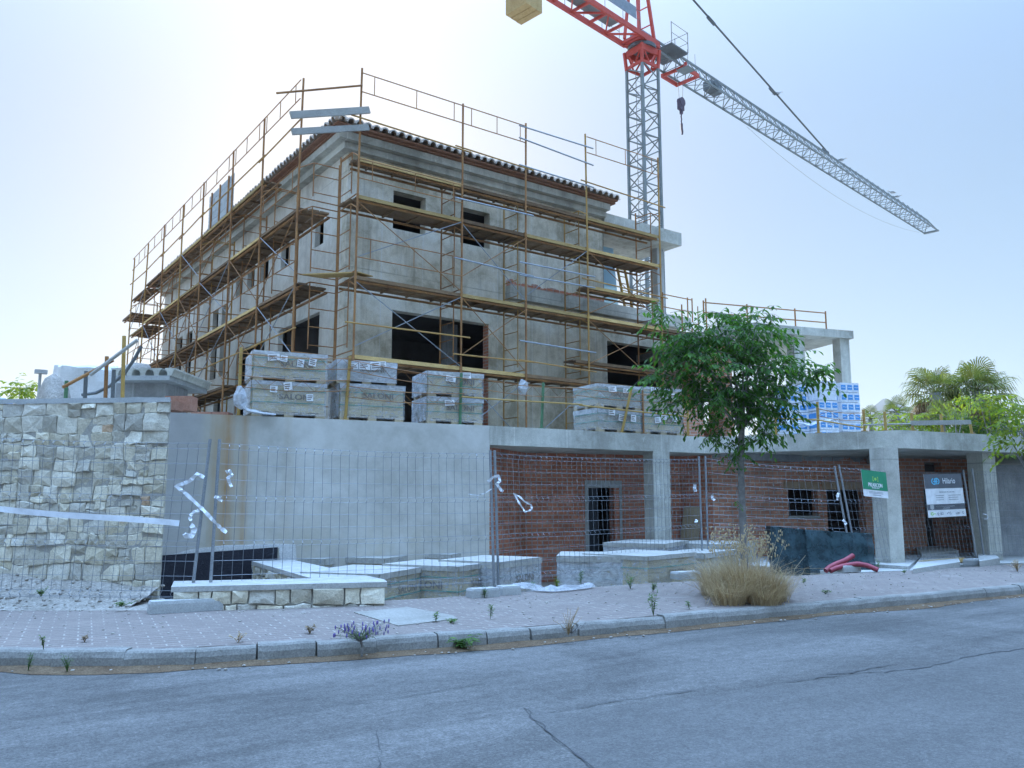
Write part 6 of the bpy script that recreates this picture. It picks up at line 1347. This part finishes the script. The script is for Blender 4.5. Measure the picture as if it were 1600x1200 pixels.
pal('fan_palm', 'tall fan palm, left one of the big pair beyond the canopy', 1462, 614, 34, 20, 1.25, 14, .28); pal('fan_palm', 'tallest fan palm, right one of the big pair beyond the canopy', 1527, 612, 34, 22, 1.42, 12, .28)
pal('fan_palm', 'small bright fan palm in front of the big pair', 1471, 650, 27, 11, .6, 0, .1); pal('fan_palm', 'small fan palm standing alone left of the big pair', 1401, 645, 30, 12, .6, 2, .12); pal('fan_palm', 'low fan palm at the right edge of the blue packs', 1360, 655, 30, 8, .5, 0, .1)
def shrub(name, label, cat, px, rx, rz, D, mat, L, w, dens, seed, ry=None, base=2.9, droopy=.4):
    rs = random.Random(seed); t = None; blobs = []
    for (x, y), a, b_ in px:
        c = ond(x, y, D+rs.uniform(-.4, .4)); blobs.append((c, a*D/1290, (ry or .8), b_*D/1290))
    c0 = blobs[0][0]; t = thing(name, label, cat, (c0.x, c0.y, base)); lq, tw = MB(), MB()
    for c, *_ in blobs: tw.path([V(c0.x, c0.y, base), V(c0.x, c0.y, base).lerp(c, .5)+UP*.1, c], .03, 5, .01)
    crown(lq, tw, blobs, dens, L, w, rs, droopy=droopy); lq.build('foliage', M[mat], t); tw.build('branches', M['bark'], t)
shrub('shrub', 'dark green shrub mass between the big palms', 'shrub', [((1500, 625), 26, 28), ((1510, 655), 36, 22)], 0, 0, 35, 'leaf_g', .30, .12, 130, 3)
shrub('shrub', 'yellow green shrub behind the timber rail', 'shrub', [((1440, 652), 26, 12), ((1415, 658), 24, 10), ((1385, 662), 20, 8)], 0, 0, 28, 'leaf_y', .2, .08, 200, 4)
shrub('shrub', 'green shrub behind the right guard posts', 'shrub', [((1495, 662), 32, 13), ((1535, 655), 26, 20), ((1470, 664), 22, 9), ((1552, 672), 16, 12)], 0, 0, 30, 'leaf_g', .22, .1, 170, 5)
shrub('shrub', 'tall bright bush right of the palms', 'shrub', [((1545, 632), 24, 14), ((1562, 645), 22, 15), ((1530, 624), 14, 9)], 0, 0, 29, 'leaf_y', .2, .09, 180, 6)
shrub('spiky_plant', 'yellowish spiky plant behind the timber rail end', 'shrub', [((1492, 652), 10, 9), ((1503, 652), 8, 8)], 0, 0, 26, 'leaf_y', .16, .03, 260, 7, .4, droopy=-1.6)
shrub('overhanging_tree', 'yellow green tree overhanging the canopy at the right edge', 'tree', [((1650, 640), 40, 40), ((1590, 640), 16, 16), ((1594, 668), 14, 16), ((1584, 694), 10, 10), ((1600, 655), 20, 30), ((1588, 708), 5, 12)], 0, 0, 17.3, 'leaf_y', .13, .06, 260, 8, .5, .1)
shrub('shrub', 'green bush far behind the stone wall at the left', 'shrub', [((42, 604), 22, 8), ((30, 606), 14, 7)], 0, 0, 40, 'leaf_y', .28, .14, 120, 9)
# far house and hill
c = ond(1592, 675, 48); t = thing('far_house', 'pale far house half hidden behind the bushes at the right edge', 'house', (c.x, c.y, 0)); e = RT
q = MB(); zt_ = zat(1590, 668, c); q.par(V(c.x, c.y, 0)-e*1.3, e*9, HD*7, UP*zt_); q.build('wall', M['plaster'], t); q = MB(); q.par(V(c.x, c.y, zt_)-e*1.7-HD*.4, e*9.8, HD*7.8, UP*.25); q.build('roof', M['whitecap'], t)
f0, f1 = ond(1555, 680, 40), ond(1640, 682, 40); t = thing('picket_fence', 'dark picket fence in front of the pale far house', 'fence', tuple(f0)); q = MB(); zt_ = zat(1575, 671, f0)
for k in range(26): p = f0.lerp(f1, k/25); q.par(V(p.x, p.y, 2.5), e*.05, HD*.03, UP*(zt_-2.5))
q.bar(V(f0.x, f0.y, zt_-.1)+HD*.04, V(f1.x, f1.y, zt_-.1)+HD*.04, .04, .06); q.build('pickets', M['crane_dark'], t)
hill = MB(); n = 60; hc = ond(1375, 640, 2600.); vs = []
for j in range(9):
    for i in range(n+1):
        u = (i/n-.5)*2; x = u*330; prof = max(0, 1-abs(u)**1.3)*(.62+.25*noise.noise(V(u*3, 1, 0))+.12*noise.noise(V(u*9, 2, 0)))+.38*math.exp(-((u-.02)/.22)**2); z = prof*(zat(1370, 624, hc))*(1-(abs(j-4)/4)**1.5)
        vs.append(V(hc.x, hc.y, 0)+RT*x+HD*((j-4)*130)+UP*(z-4+12*noise.noise(V(i*.35, j*.7, 0))*(z > 10)))
hill.raw(vs, [(j*(n+1)+i, j*(n+1)+i+1, (j+1)*(n+1)+i+1, (j+1)*(n+1)+i) for j in range(8) for i in range(n)]); struct(hill.build('hill', mottled('hill_scrub', (.05, .065, .05), (.10, .105, .08), .02, .95, .1, 0, 0, 1), smooth=True))
# ---- hazy air between here and the hill
hz_ = MB(); hz_.par((-4400, -4400, -1.6), (8800, 0, 0), (0, 8800, 0), (0, 0, 420)); ho = hz_.build('haze', bpy.data.materials.new('hazy_air')); ho['kind'] = 'stuff'
hm = ho.data.materials[0]; hm.use_nodes = True; hm.node_tree.nodes.clear(); ov = hm.node_tree.nodes.new("ShaderNodeOutputMaterial"); pv = hm.node_tree.nodes.new("ShaderNodeVolumePrincipled")
pv.inputs['Color'].default_value = (.86, .90, .95, 1); pv.inputs['Density'].default_value = .00016; pv.inputs['Anisotropy'].default_value = .2
hm.node_tree.links.new(pv.outputs[0], ov.inputs['Volume'])
